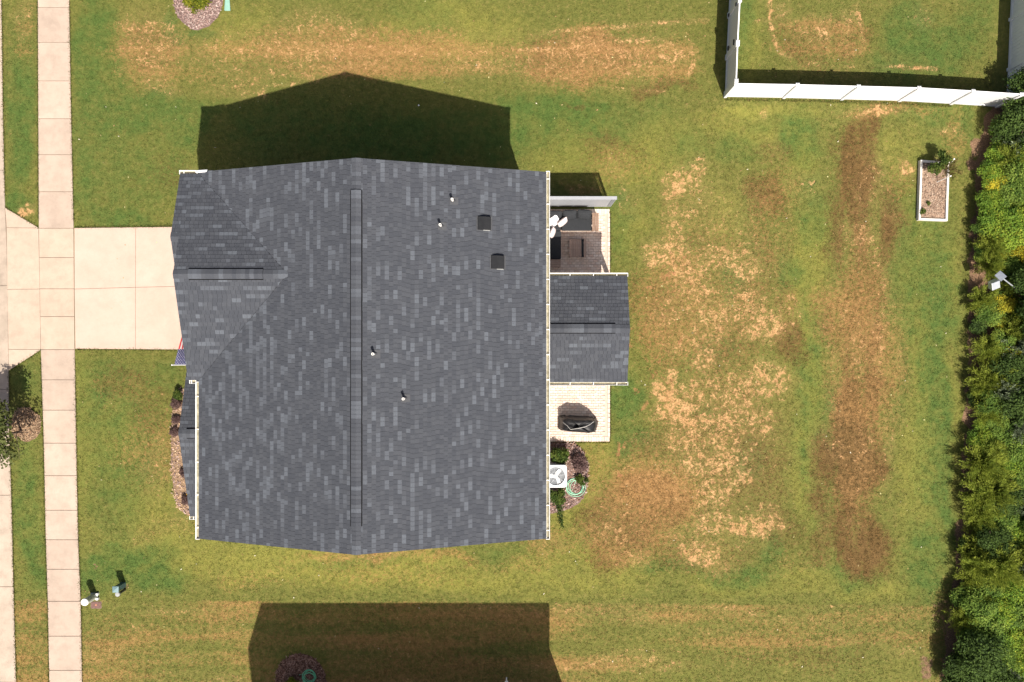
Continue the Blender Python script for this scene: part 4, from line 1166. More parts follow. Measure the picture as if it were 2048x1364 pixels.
# (kind, frame x, frame y, scale)
WOOD = [
 ('dark',2040,180,.9),('dark',2055,235,1.0),('sage',2042,280,.9),('dark',2010,255,.7),('bright',1985,258,.45),('leafy',2045,335,.95),
 ('bright',1990,310,.75),('feather',2020,320,.75),('bright',1972,350,.7),('gold',1995,372,.85),('leafy',2030,385,.9),('bright',1968,402,.75),('gold',2010,410,.8),
 ('bright',2045,430,.9),('bright',1985,440,.9),('leafy',1957,455,.55),('bright',2020,470,1.0),('feather',1985,492,.7),('gold',2042,500,.8),('leafy',1960,505,.55),
 ('feather',1968,532,.62),('gold',2045,530,.55),('dark',2060,560,.9),('bright',2025,512,.5),('feather',1955,600,.6),('leafy',1980,625,.65),('gold',2008,610,.75),('dark',2040,620,.7),
 ('gold',1998,640,.6),('dark',2030,665,.8),('sage',2045,690,.9),('leafy',2010,690,.7),('feather',1965,700,.7),('small',1945,655,.8),('bright',2005,735,.5),
 ('feather',1985,760,.85),('dark',2025,745,.8),('sage',2050,760,.8),('feather',1955,770,.65),('leafy',1985,800,.8),('sage',2005,790,.75),('dark',2045,810,.9),
 ('feather',1968,825,.7),('small',1938,795,.7),('bright',1960,850,.55),('sage',2035,850,.8),('leafy',2000,855,.7),('dark',1955,880,.7),('dark',1985,895,.7),('leafy',2035,900,.85),
 ('feather',1955,925,.9),('feather',1985,940,.8),('bright',2020,930,.7),('leafy',2045,960,.8),('feather',1950,985,.85),('feather',1990,985,.9),('dark',2020,1000,.7),
 ('sage',2048,1020,.7),('feather',1965,1025,.75),('leafy',2010,1040,.75),('bright',2040,1055,.8),('feather',1945,1050,.5),('dark',1985,1085,.7),('leafy',2035,1095,.8),('small',1925,1095,.9),
 ('feather',1960,1120,.9),('feather',1995,1130,.95),('sage',2040,1135,.8),('feather',1935,1155,.7),('leafy',1980,1170,.75),('dark',2030,1175,.9),
 ('leafy',1925,1195,.7),('leafy',1955,1215,.9),('bright',1995,1220,.9),('leafy',2035,1225,.9),('dark',1915,1235,.65),('leafy',1975,1260,.95),('bright',2025,1275,.9),('leafy',1930,1275,.8),
 ('dark',1955,1310,1.0),('leafy',2000,1315,.9),('dark',1920,1325,.8),('bright',2040,1325,.75),('sage',2015,1350,.7),('dark',1960,1362,.9),('sage',1930,1372,.6),('leafy',2045,1380,.9),('dark',1900,1365,.6),
 ('dark',2000,1380,.9),
]
rr = random.Random(15)
for i in range(34):
    y = 270 + i * 33; x = wood_l(y) + rr.uniform(52, 125)
    WOOD.append((rr.choice(['feather', 'bright', 'feather', 'leafy', 'gold'] if y < 1150 else ['leafy', 'bright', 'leafy', 'feather']), x, y, rr.uniform(.5, .75)))
ordw = ['topmost','second from the top','third from the top','fourth from the top','fifth from the top','sixth from the top','seventh from the top','eighth from the top','ninth from the top','tenth from the top',
        'eleventh from the top','twelfth from the top','thirteenth from the top','fourteenth from the top','fifteenth from the top','sixteenth from the top','seventeenth from the top','eighteenth from the top','nineteenth from the top','twentieth from the top','twenty-first from the top','twenty-second from the top','twenty-third from the top','twenty-fourth from the top','twenty-fifth from the top','twenty-sixth from the top']
cnt = {}
def rowname(x, y):
    d = x - wood_l(y)
    return 'front row' if d < 48 else ('middle row' if d < 88 else 'back row')
_d = 0
for _i, _w in enumerate(WOOD):          # fewer dark crowns, more wispy ones
    if _w[0] == 'dark' and 240 < _w[2] < 1240:
        _d += 1; WOOD[_i] = (('feather', 'dark', 'dark', 'bright')[_d % 4],) + _w[1:]
for k, x, y, s in sorted(WOOD, key=lambda q: q[2]):
    pl_, nm, desc, cat = KIND[k]
    row = rowname(x, y); i = cnt.get((k, row), 0); cnt[(k, row)] = i + 1
    loc = P(x + (9 if x - wood_l(y) < 48 else 0), y, pl_.mid * s); loc.z = 0
    pl_.put(nm, f"{desc}, {ordw[i]} of its kind, {row} of the wood", cat, loc, s, group='shrubs and saplings along the wood edge', sz=s * random.uniform(.85, 1.15))
# the wood goes on beyond the frame
rr = random.Random(5)
far = []
for i in range(46):
    y = -60 + i * 33; x = max(wood_l(y) + 150, 2090) + rr.uniform(0, 150)
    k = rr.choice(['dark', 'leafy', 'dark', 'bright', 'feather'])
    pl_, nm, desc, cat = KIND[k]
    loc = P(x, y, 1.5); loc.z = 0
    pl_.put(nm, f"{desc}, {ordw[cnt.setdefault((k, 'deep'), 0)]} of its kind deeper in the wood", cat, loc, rr.uniform(.9, 1.3), group='trees deeper in the wood'); cnt[(k, 'deep')] += 1

# street tree by the kerb
PAL['street'] = [(.045,.062,.018),(.075,.095,.026),(.115,.13,.04),(.06,.08,.025)]
st = Plant('broad', 1.5, 1.9, 1.1, 4300, 'street', (81,), 34, (0.13, 0.075), (1, .055))
st.put('street_tree', 'young leafy street tree in a mulch ring beside the kerb', 'tree', P(44, 862), 1.0, rz=0.8)

# ------------------------------------------------------------------ mulch beds
def mulch_bed(name, poly, pal, n, seed, rim=None, h=0.05):
    """poly in frame px; low mound of soil and loose chips"""
    r = np.random.default_rng(seed)
    pts = [P(*p) for p in poly]
    c = sum(pts, Vector()) / len(pts)
    mb = MB(); mb.col = (*[q * 0.55 for q in pal[0]], 1)
    N = len(pts)
    ring = [tuple(p) for p in pts]
    vs = [(p[0], p[1], 0.006) for p in ring] + [(p[0] * .88 + c.x * .12, p[1] * .88 + c.y * .12, h) for p in ring] + [(c.x, c.y, h + .02)]
    fs = [(i, (i+1) % N, N + (i+1) % N, N + i) for i in range(N)] + [(N + i, N + (i+1) % N, 2 * N) for i in range(N)]
    area = sum(ring[i][0]*ring[(i+1)%N][1]-ring[(i+1)%N][0]*ring[i][1] for i in range(N))
    if area < 0: fs = [f[::-1] for f in fs]
    mb.add(vs, fs)
    bed = tag(mb.build(name, M_mulch, color=True), kind='structure')
    # chips
    xs = np.array([p[0] for p in ring]); ys_ = np.array([p[1] for p in ring])
    ok = []
    while len(ok) < n:
        q = np.stack([r.uniform(xs.min(), xs.max(), n), r.uniform(ys_.min(), ys_.max(), n)], 1)
        ins = np.zeros(n, bool)
        j = N - 1
        for i in range(N):
            cond = ((ys_[i] > q[:, 1]) != (ys_[j] > q[:, 1])) & (q[:, 0] < (xs[j]-xs[i])*(q[:, 1]-ys_[i])/(ys_[j]-ys_[i]+1e-12)+xs[i])
            ins ^= cond; j = i
        ok += q[ins].tolist()
    q = np.array(ok[:n])
    a = r.uniform(0, np.pi, n)
    d = np.stack([np.cos(a), np.sin(a), r.uniform(-.3, .3, n)], 1); d = unit(d)
    nrm = unit(np.stack([r.normal(size=n) * .35, r.normal(size=n) * .35, np.ones(n)], 1))
    p = np.stack([q[:, 0], q[:, 1], h + r.uniform(0.012, 0.045, n)], 1)
    V = leaf_quads(p, d, nrm, r.uniform(.06, .15, n), r.uniform(.03, .06, n))
    palA = np.array(pal); C = palA[r.integers(len(pal), size=n)] * r.uniform(.7, 1.25, (n, 1))
    cc = np.array([bed.location.x, bed.location.y, bed.location.z])
    me = quads_mesh('mulch_chips', V - cc, C, M_mulch)
    o = link_mesh('mulch_chips', me, cc, bed); o["kind"] = "stuff"
    return bed
PINK = [(.27,.185,.165),(.34,.245,.22),(.22,.145,.13),(.41,.32,.285),(.30,.20,.17)]
TAN = [(.40,.27,.17),(.48,.34,.22),(.31,.20,.13),(.36,.22,.13)]
RED = [(.17,.095,.07),(.23,.135,.10),(.13,.07,.052),(.28,.175,.135)]
def ell(cx, cy, rx, ry, n=26, wob=0.04, seed=0):
    r = random.Random(seed)
    return [(cx + rx * math.cos(2*math.pi*i/n) * (1 + r.uniform(-wob, wob)), cy + ry * math.sin(2*math.pi*i/n) * (1 + r.uniform(-wob, wob))) for i in range(n)]
mulch_bed('mulch_bed', ell(396, -10, 51, 70, 28, .03, 1), PINK, 2600, 1)
mulch_bed('mulch_bed', ell(601, 1366, 51, 59, 28, .015, 2), RED, 2400, 2)
ring_bed = mulch_bed('mulch_bed', ell(53, 851, 30, 33, 22, .10, 3), [tuple(q * .72 for q in c) for c in TAN], 1100, 3, h=.03)
mulch_bed('mulch_bed', [(353,778),(346,812),(343,850),(342,900),(344,950),(348,990),(357,1018),(378,1032),(402,1041),(450,1041),(450,778)], TAN[:3] + PINK[:2], 3000, 4)
mulch_bed('mulch_bed', [(1060,884),(1110,884),(1150,886),(1168,905),(1177,935),(1175,965),(1172,985),(1160,1005),(1142,1016),(1120,1024),(1098,1028),(1060,1030)], PINK + RED, 3000, 5)

bush = Plant('broad', 0.72, 0.75, 0.1, 2600, 'bushy', (91,), 24, (0.085, 0.055), (1, .03))
bush.put('round_bush', 'yellow-green round bush in the mulch bed at the top edge', 'bush', P(406, 8), 1.0, rz=1.0)
bushd = Plant('broad', 0.40, 0.55, 0.06, 1400, 'bushy', (93,), 14, (0.07, 0.04), (1, .02))
bushd.put('round_bush', 'shaded green bush in the dark mulch bed at bottom', 'bush', P(588, 1366), 1.0)
ever = Plant('broad', 0.48, 0.8, 0.08, 2000, 'bed', (95, 96), 16, (0.09, 0.055), (1, .025))
ever.put('green_shrub', 'glossy green shrub beside the patio, above the air conditioner', 'shrub', P(1114, 906), 1.0)
ever.put('green_shrub', 'glossy green shrub just below the air conditioner', 'shrub', P(1112, 990), .92)
ever.put('green_shrub', 'dark green shrub at the upper end of the front bed', 'shrub', P(361, 787), .55)
purp = Plant('broad', 0.42, 0.5, 0.05, 1700, 'purple', (97, 98), 16, (0.07, 0.04), (1, .02))
purp.put('purple_shrub', 'purple-leaved shrub in the mulch beside the air conditioner', 'shrub', P(1157, 924), 1.0)
for (x, y, s, lab) in ((357, 806, .7, 'topmost purple-leaved shrub in the front bed'), (356, 838, .55, 'second purple-leaved shrub down the front bed'), (352, 862, .6, 'third purple-leaved shrub down the front bed'), (371, 945, .55, 'dark purple shrub midway down the front bed under the porch roof'), (377, 998, .65, 'dark purple shrub near the lower end of the front bed')):
    purp.put('purple_shrub', lab, 'shrub', P(x, y), s, group='purple shrubs in the front bed')
vine = Plant('broad', 0.30, 0.35, 0.04, 600, 'bed', (99,), 9, (0.09, 0.045), (1, .015))
vine.put('leafy_plant', 'small leafy plant beside the hose coil', 'plant', P(1163, 958), 1.0)
# trailing vine
r_ = np.random.default_rng(5); n = 260
t = r_.random(n); base = np.stack([np.interp(t, [0, .4, .7, 1], [1108, 1119, 1121, 1124]), np.interp(t, [0, .4, .7, 1], [1000, 1012, 1032, 1056])], 1)
pts = np.array([P(b[0] + r_.normal() * (4 * (1 - b_) + 1.2), b[1] + r_.normal() * 2, .15 + .15 * r_.random()) for b, b_ in zip(base, t)])
c0 = P(1116, 1025)
V = leaf_quads(pts - np.array(c0), unit(r_.normal(size=(n, 3)) * [1, 1, .4]), unit(r_.normal(size=(n, 3)) * .4 + [0, 0, 1]), r_.uniform(.06, .12, n), r_.uniform(.035, .06, n))
tv = thing('trailing_vine', 'dark green vine trailing onto the lawn below the air conditioner', 'plant', c0)
link_mesh('leaves', quads_mesh('leaves', V, np.array(PAL['bed'])[r_.integers(3, size=n)] * .9, M_leaf), c0, tv)
mb = MB(); mb.tube([P(1108, 1000, .1), P(1119, 1012, .16), P(1121, 1032, .14), P(1124, 1056, .08)], .008, 5); mb.build('stem', M_bark, tv)
# yellow toy-like marker in the front bed
mb = MB(); q = P(376, 988, .2); mb.lathe((q.x, q.y, 0), [(.02, 0), (.02, .12), (.085, .15), (.06, .22), (.02, .25)], 7)
tag(mb.build('garden_ornament', M_yellow), 'small bright yellow ornament in the front bed', 'ornament')

# ------------------------------------------------------------------ fences
FH = 1.78
def vinyl_fence(label, pts, name='vinyl_fence', gate_after=None, group='white vinyl fences'):
    root = thing(name, label, 'fence', pts[0], group)
    bw = 0.152
    me_b = {}
    for i, p in enumerate(pts):
        mb = MB(); mb.box((p.x, p.y, FH / 2), (.127, .127, FH)); o = mb.build('post', M_white, root)
        cb = MB(); cb.lathe((p.x, p.y, FH), [(.105, 0), (.105, .022), (.02, .075)], 4); 
        # square cap, corners on the diagonals
        cb.v = [tuple(Vector((p.x, p.y, 0)) + Matrix.Rotation(math.pi/4, 3, 'Z') @ (Vector(v) - Vector((p.x, p.y, 0)))) for v in cb.v]
        cb.build('post_cap', M_white, o)
    for a, b in zip(pts[:-1], pts[1:]):
        d = b - a; L = d.length; ang = math.atan2(d.y, d.x); mid = (a + b) / 2
        for z, h in ((0.11, .14), (FH - .08, .14)):
            mb = MB(); mb.box((mid.x, mid.y, z), (L - .12, .05, h), ang); mb.build('rail', M_white, root)
        n = max(1, int(round((L - .13) / bw))); w = (L - .13) / n
        dirv = d.normalized()
        key = round(w, 4)
        if key not in me_b:
            bm = MB(); e = .006
            hh = (FH - .30); x = w / 2 - .0015
            prof = [(-x, -.011), (x, -.011), (x, .008), (x - e, .014), (-x + e, .014), (-x, .008)]
            vs = [(q[0], q[1], 0) for q in prof] + [(q[0], q[1], hh) for q in prof]
            bm.add(vs, [(5,4,3,2,1,0), (6,7,8,9,10,11)] + [(k, (k+1) % 6, 6 + (k+1) % 6, 6 + k) for k in range(6)])
            me = bpy.data.meshes.new('board'); me.from_pydata(bm.v, [], bm.f); me.materials.append(M_white); me_b[key] = me
        for k in range(n):
            q = a + dirv * (.065 + w * (k + .5))
            o = link_mesh('board', me_b[key], (q.x, q.y, .17), root); o.rotation_euler.z = ang
    return root
south = [P(*q) for q in [(1450,193),(1567,195),(1683,198),(1798,201),(1901,207),(1993,213)]]
fs_ = vinyl_fence('white vinyl fence along the near side of the fenced yard', south)
west = [P(*q) for q in [(1450.5,187),(1453,118)]]
fw_ = vinyl_fence('short white vinyl fence panel between corner and gate', west)
north = [P(*q) for q in [(1457.5,30),(1462,-55),(1466,-140)]]
fn_ = vinyl_fence('white vinyl fence running up from the gate at top edge', north)
east = [P(*q) for q in [(2013,205),(2016,140),(2020,40),(2025,-60),(2028,-150)]]
fe_ = vinyl_fence('white vinyl fence at the right edge beside the wood', east)
# gate between west and north runs
ga, gb = P(1453.3, 113.5), P(1457.2, 34.5)
gate = vinyl_fence('white vinyl gate with black hinges and latch', [ga, gb], name='vinyl_gate', group=None)
gate["category"] = 'gate'
dv = (gb - ga).normalized(); sv = Vector((-dv.y, dv.x, 0))
for (t, z, nm, sz) in ((.10, .55, 'latch', (.05, .18, .10)), (.06, 1.45, 'latch', (.05, .22, .06)), (.97, 1.5, 'hinge', (.04, .12, .12)), (.97, .35, 'hinge', (.04, .12, .12))):
    p = ga + (gb - ga) * t + sv * 0.085
    mb = MB(); mb.box((p.x, p.y, z), sz, math.atan2(dv.y, dv.x) - math.pi / 2); mb.build(nm, M_black, gate)

# ------------------------------------------------------------------ patio furniture
# privacy screen
scr = thing('privacy_screen', 'grey painted wooden privacy screen behind the patio sofa', 'screen', G(130, 268))
sx0, sx1, sy, sh = 50 / S, 197 / S, 268.5 / S, 2.04
for x in (sx0 + .05, (sx0 + sx1) / 2, sx1 - .05):
    mb = MB(); mb.box((x, sy + .06, sh / 2), (.09, .09, sh)); mb.build('post', M_greypaint, scr)
for i in range(13):
    mb = MB(); mb.bb((sx0, sy - .012, .06 + i * .151), (sx1 - .17, sy + .012, .06 + i * .151 + .148)); mb.build('board', M_greypaint, scr)
for k in range(3):
    mb = MB(); mb.bb((sx1 - .145 + k * .055, sy - .014, .06), (sx1 - .145 + k * .055 + .034, sy + .012, sh)); mb.build('end_slat', M_greypaint, scr)
mb = MB(); mb.bb((sx0 - .02, sy - .04, sh), (sx1 + .02, sy + .09, sh + .035)); mb.build('cap_rail', M_greypaint, scr)

def pillow_mb(c, w, h, t, M):
    """plump square pillow"""
    n = 10; vs = []; fs = []
    for s_ in (1, -1):
        for i in range(n + 1):
            for j in range(n + 1):
                u, v = i / n * 2 - 1, j / n * 2 - 1
                k = (1 - abs(u)**2.6) * (1 - abs(v)**2.6)
                pin = 1 - .10 * (abs(u * v))**2 + -.06 * ((1 - abs(u)) if abs(v) > .9 else 0) - .06 * ((1 - abs(v)) if abs(u) > .9 else 0)
                vs.append(Vector(c) + M @ Vector((u * w / 2 * pin, v * h / 2 * pin, s_ * t / 2 * max(k, 0)**.55)))
    m1 = (n + 1) ** 2
    for i in range(n):
        for j in range(n):
            a = i * (n + 1) + j
            fs.append((a, a + n + 1, a + n + 2, a + 1)); fs.append((m1 + a, m1 + a + 1, m1 + a + n + 2, m1 + a + n + 1))
    mb = MB(); mb.add(vs, fs); return mb
def g2(px, py, z): return P(px, py, z)
sofa = thing('sofa', 'L-shaped wooden patio sofa with charcoal cushions', 'sofa', P(1140, 460))
zs = 0.44
# frame slats of the two ends
a, b = P(1184.5, 461.5, zs + .12), P(1197.5, 425.5, zs + .12)
w_ = (b.x - a.x) / 4
for k in range(4):
    mb = MB(); mb.bb((a.x + k * w_ + .004, a.y, zs + .09), (a.x + (k + 1) * w_ - .004, b.y, zs + .12)); mb.build('arm_slat', M_wood, sofa)
a2, b2 = P(1086, 534, zs + .12), P(1121.5, 519, zs + .12)
for k in range(4):
    h_ = (b2.y - a2.y) / 4
    mb = MB(); mb.bb((a2.x, a2.y + k * h_ + .004, zs + .09), (b2.x, a2.y + (k + 1) * h_ - .004, zs + .12)); mb.build('arm_slat', M_woodg, sofa)
for (pa, pb) in (((a.x, a.y + .02), (b.x, b.y - .02)), ((a2.x + .02, a2.y), (b2.x, b2.y))):
    for cx_, cy_ in ((pa[0] + .05, pa[1] + .05), (pb[0] - .05, pa[1] + .05), (pa[0] + .05, pb[1] - .05), (pb[0] - .05, pb[1] - .05)):
        mb = MB(); mb.bb((cx_ - .035, cy_ - .035, .045), (cx_ + .035, cy_ + .035, zs + .09)); mb.build('leg', M_wood, sofa)
s1, e1 = P(1085, 461, zs), P(1183.5, 424, zs)
s2, e2 = P(1085, 518, zs), P(1122, 461, zs)
mb = MB(); mb.bb((s1.x, s1.y + .03, .16), (e1.x, e1.y, zs - .16)); mb.bb((s2.x, s2.y, .16), (e2.x - .03, s1.y + .029, zs - .16)); mb.build('seat_frame', M_wood, sofa)
for (pa, pb) in (((P(1123, 461, zs)).xy, (P(1183.5, 426, zs)).xy), ((P(1086, 461, zs)).xy, (P(1122.3, 426, zs)).xy), ((P(1086, 518, zs)).xy, (P(1122.3, 461.5, zs)).xy)):
    mb = MB(); mb.bb((pa[0] + .004, pa[1], zs - .15), (pb[0] - .004, pb[1], zs)); mb.build('seat_cushion', M_cushion, sofa, bevel=.035)
for (x, y, w, rz) in ((1139, 429.5, .62, .03), (1168, 429, .64, -.05), (1110, 431, .62, .0)):
    c = P(x, y, zs + .22); M = Matrix.Rotation(rz, 3, 'Z') @ Matrix.Rotation(math.radians(52), 3, 'X')
    pillow_mb((c.x, c.y, zs + .225), w, .50, .27, M).build('back_cushion', M_cushion, sofa, smooth=True)
mb = MB(); mb.bb((s1.x, e1.y + .02, .3), (P(1184, 0, zs).x, e1.y + .05, zs - .02)); mb.build('back_rail', M_wood, sofa)
# white throw pillows
for (x, y, rz, tilt, w, h, lab, mat) in ((1108, 442, 35, 50, .52, .52, 'large white throw pillow in the sofa corner', M_pillow_w),
        (1125.5, 444, 40, 74, .50, .46, 'pale pink throw pillow right of the white one', M_pillow_p), (1105, 465, 68, 74, .46, .44, 'pale pink throw pillow below the white one', M_pillow_p)):
    M = Matrix.Rotation(math.radians(rz), 3, 'Z') @ Matrix.Rotation(math.radians(tilt), 3, 'X')
    c = P(x, y, zs + .22)
    o = pillow_mb((c.x, c.y, zs + .215), w, h, .20, M).build('throw_pillow', mat, smooth=True)
    tag(o, lab, 'pillow', 'throw pillows on the sofa')
# coffee table
tz = .36
ct = thing('coffee_table', 'low square slatted wooden table on the patio', 'table', P(1156, 496))
ta, tb = P(1138.5, 514, tz), P(1172.5, 478.5, tz)
n = 7; w_ = (tb.x - ta.x) / n
for k in range(n):
    mb = MB(); mb.bb((ta.x + k * w_ + .005, ta.y, tz - .03), (ta.x + (k + 1) * w_ - .005, tb.y, tz)); mb.build('slat', M_woodg if k != 5 else M_cushion, ct)
for cx_ in (ta.x + .05, tb.x - .05):
    for cy_ in (ta.y + .05, tb.y - .05):
        mb = MB(); mb.bb((cx_ - .04, cy_ - .04, .044), (cx_ + .04, cy_ + .04, tz - .03)); mb.build('leg', M_woodg, ct)
mb = MB(); mb.bb((ta.x + .03, ta.y + .02, tz - .09), (tb.x - .03, ta.y + .045, tz - .031)); mb.bb((ta.x + .03, tb.y - .045, tz - .09), (tb.x - .03, tb.y - .02, tz - .031)); mb.build('apron', M_woodg, ct)

# covered grill
gc = G(131, -165); gr = thing('covered_grill', 'barbecue grill under a black draped cover on the patio', 'grill', gc)
r_ = random.Random(3); NU, NV = 96, 14; vs = []; fs = []
prof = [(0, 1.10), (.30, 1.12), (.55, 1.10), (.74, 1.04), (.86, .95), (.93, .82), (.97, .68), (1.0, .55), (1.02, .42), (1.05, .30), (1.08, .18), (1.10, .10), (1.10, .06), (1.09, .052)]
for j, (k, z) in enumerate(prof):
    for i in range(NU):
        th = 2 * math.pi * i / NU
        c_, s_ = math.cos(th), math.sin(th)
        ex = .32
        bx_ = math.copysign(abs(c_)**ex, c_) * .74; by_ = math.copysign(abs(s_)**ex, s_) * .30
        fold = (math.sin(th * 9 + 1.3) + .7 * math.sin(th * 17 + .4) + .5 * math.sin(th * 27)) * .018 * (j / len(prof)) ** 1.3 * 1.6
        side = -0.16 * min(1, max(0, (abs(bx_) - .42) / .2)) * (1 if j < 6 else max(0, 1 - (j - 6) / 4))   # lower side shelves
        crease = .035 * math.sin(bx_ * k * 11 + by_ * 16) * (1 - .5 * k) + .02 * math.sin(bx_ * 19 - by_ * k * 25)
        zz = max(.05, z + side + crease * (1 if j < 7 else .3))
        q = Vector((bx_ * (k + fold * 1.2), by_ * (k + fold * 2.4), zz))
        q = Matrix.Rotation(-.07, 3, 'Z') @ q
        vs.append(Vector(gc) + q)
for j in range(NV - 1):
    for i in range(NU):
        i2 = (i + 1) % NU; fs.append((j*NU+i, j*NU+i2, (j+1)*NU+i2, (j+1)*NU+i)[::-1])
fs.append(tuple(range(NU)))
mb = MB(); mb.add(vs, fs); cov = mb.build('cover', M_cover, gr, smooth=True)
for path in ([(1126,845,.86),(1134,851,1.06),(1141,859,1.16)], [(1141,859,1.16),(1155,857,1.17),(1170,854,1.17),(1180,849,1.10),(1188,843,.95)], [(1137,869,.95),(1142,868,.98),(1150,866,1.0),(1160,866.5,1.0)]):
    mb = MB(); mb.tube([P(*q) for q in path], .009, 5); mb.build('cord', M_cord, gr)
mb = MB(); mb.bb((gc.x - .55, gc.y - .2, .05), (gc.x + .55, gc.y + .2, .7)); mb.build('grill_body', M_black, gr)

# air conditioner
ax0, ax1, ay0, ay1, az = 64 / S, 107.5 / S, -286.5 / S, -242.5 / S, .80
ac = thing('air_conditioner', 'white outdoor air conditioning unit beside the house', 'air conditioner', ((ax0 + ax1) / 2, (ay0 + ay1) / 2, 0))
def rrect(x0, x1, y0, y1, r, n=5):
    out = []
    for cx_, cy_, a0 in ((x1 - r, y1 - r, 0), (x0 + r, y1 - r, 90), (x0 + r, y0 + r, 180), (x1 - r, y0 + r, 270)):
        for k in range(n + 1):
            a_ = math.radians(a0 + 90 * k / n); out.append((cx_ + r * math.cos(a_), cy_ + r * math.sin(a_)))
    return out
mb = MB(); mb.prism(rrect(ax0 - .04, ax1 + .04, ay0 - .04, ay1 + .04, .03), 0, .07); mb.build('pad', M_curb, ac)
mb = MB(); mb.prism(rrect(ax0 + .02, ax1 - .02, ay0 + .02, ay1 - .02, .09), .07, az - .06); mb.build('coil_body', M_acdark, ac)
for i in range(14):
    mb = MB(); z = .10 + i * .046; mb.prism(rrect(ax0 + .005, ax1 - .005, ay0 + .005, ay1 - .005, .09), z, z + .022); mb.build('louver', M_ac, ac)
cx_, cy_ = (ax0 + ax1) / 2, (ay0 + ay1) / 2; Rf = .37
nO = 64
_an = [2 * math.pi * k / nO for k in range(nO)]
outer = [(cx_ + (ax1 - ax0) / 2 * math.copysign(abs(math.cos(t))**.22, math.cos(t)), cy_ + (ay1 - ay0) / 2 * math.copysign(abs(math.sin(t))**.22, math.sin(t))) for t in _an]
inner = [(cx_ + Rf * math.cos(t), cy_ + Rf * math.sin(t)) for t in _an]
# top deck with a round opening
mb = MB()
vs = [(p[0], p[1], az - .06) for p in outer] + [(p[0], p[1], az) for p in outer] + [(p[0], p[1], az + .012) for p in inner] + [(p[0], p[1], az - .12) for p in inner]
fs = []
for i in range(nO):
    j = (i + 1) % nO
    fs += [(i, j, nO + j, nO + i), (nO + i, nO + j, 2*nO + j, 2*nO + i), (2*nO + i, 2*nO + j, 3*nO + j, 3*nO + i)]
mb.add(vs, fs); mb.build('top_deck', M_ac, ac)
mb = MB(); mb.lathe((cx_, cy_, az - .16), [(Rf, 0), (Rf, .01)], 32); mb.build('fan_well', M_acdark, ac)
fan = MB(); fan.lathe((cx_, cy_, az - .10), [(.09, 0), (.09, .05), (.05, .06)], 16); fan = fan.build('fan_hub', M_ac, ac)
for k in range(3):
    a_ = math.radians(50 + 120 * k); mb = MB()
    R_ = Matrix.Rotation(a_, 3, 'Z') @ Matrix.Rotation(math.radians(14), 3, 'X')
    c = Vector((cx_ + .20 * math.cos(a_), cy_ + .20 * math.sin(a_), az - .055))
    mb.box(c, (.23, .20, .008), M=R_); mb.build('fan_blade', M_white, fan, bevel=.003)
mb = MB()
for k in range(8):
    a_ = 2 * math.pi * k / 8 + .2
    mb.tube([(cx_ + .06 * math.cos(a_), cy_ + .06 * math.sin(a_), az + .035), (cx_ + Rf * math.cos(a_), cy_ + Rf * math.sin(a_), az + .016)], .005, 5)
for rr_ in (.07, .2, .33):
    mb.tube([(cx_ + rr_ * math.cos(2*math.pi*k/28), cy_ + rr_ * math.sin(2*math.pi*k/28), az + .034 - .02 * rr_ / Rf) for k in range(29)], .0035, 4)
mb.build('grille', M_ac, ac)

# hoses
def hose(name, label, cx, cy, R, loops, mat, seed, tail, rad=.0125):
    r = random.Random(seed); c = P(cx, cy); pts = []
    z0 = .06
    if tail: pts += [P(*q, .075) for q in tail]
    for L in range(loops):
        ox, oy = r.uniform(-.07, .07), r.uniform(-.07, .07); R0 = R * r.uniform(.66, 1.02); e = r.uniform(.88, 1.1); ph = r.uniform(0, 6.28)
        for k in range(36):
            a_ = 2 * math.pi * k / 36
            t = min(1, k / 8)
            q = Vector((c.x + ox + R0 * math.cos(a_) * e, c.y + oy + R0 / e * math.sin(a_), z0 + .022 * L * .6 + .012 * math.sin(a_ * 2 + ph)))
            if pts and k < 8: q = pts[-1].lerp(q, .25 + .75 * t) if k == 0 else q.lerp(last + (q - first), max(0, 1 - t)) 
            if k == 0: first = Vector((c.x + ox + R0 * e, c.y + oy, q.z)); last = q.copy()
            pts.append(q)
    sm = [pts[0]] + [(pts[i-1] + pts[i] * 2 + pts[i+1]) / 4 for i in range(1, len(pts) - 1)] + [pts[-1]]
    mb = MB(); mb.tube(sm, rad, 6); o = mb.build(name, mat, smooth=True)
    return tag(o, label, 'hose', 'coiled garden hoses')
hose('garden_hose', 'pale green garden hose coiled beside the air conditioner', 1151, 973, .37, 7, M_hose, 4, [(1112,988),(1122,989),(1132,991)])
hose('garden_hose', 'green garden hose coiled in the shaded mulch bed', 621, 1352, .31, 7, M_hose_s, 9, [(598,1350),(604,1347)])

# ------------------------------------------------------------------ flag on the porch post
fl = thing('flag', 'flag with stars and stripes on a white pole at the garage corner', 'flag', (fx0 + .1, -45 / S, 1.9))
tip, foot = P(344, 730, 2.95), Vector((fx0 + .11, -45 / S, 2.05))
mb = MB(); mb.tube([foot, tip], .014, 8); mb.build('pole', M_white, fl)
mb = MB(); mb.lathe(tip, [(.012, -.02), (.03, 0), (.02, .03)], 8); mb.build('finial', M_white, fl)
mb = MB(); mb.box(foot + Vector((.02, 0, 0)), (.06, .06, .14)); mb.build('bracket', M_trim, fl)
m, nt, b = new_mat('flag_cloth')
b.inputs['Roughness'].default_value = .8
uv = nt.nodes.new('ShaderNodeUVMap'); sp = nt.nodes.new('ShaderNodeSeparateXYZ'); nt.links.new(uv.outputs[0], sp.inputs[0])
U, Vv = sp.outputs[0], sp.outputs[1]              # U along the fly, V down the hoist
st_ = math_n(nt, 'MODULO', math_n(nt, 'FLOOR', math_n(nt, 'MULTIPLY', Vv, 13.0)), 2.0)
col = mix_c(nt, st_, (0.50, 0.022, 0.035), (0.74, 0.70, 0.68))
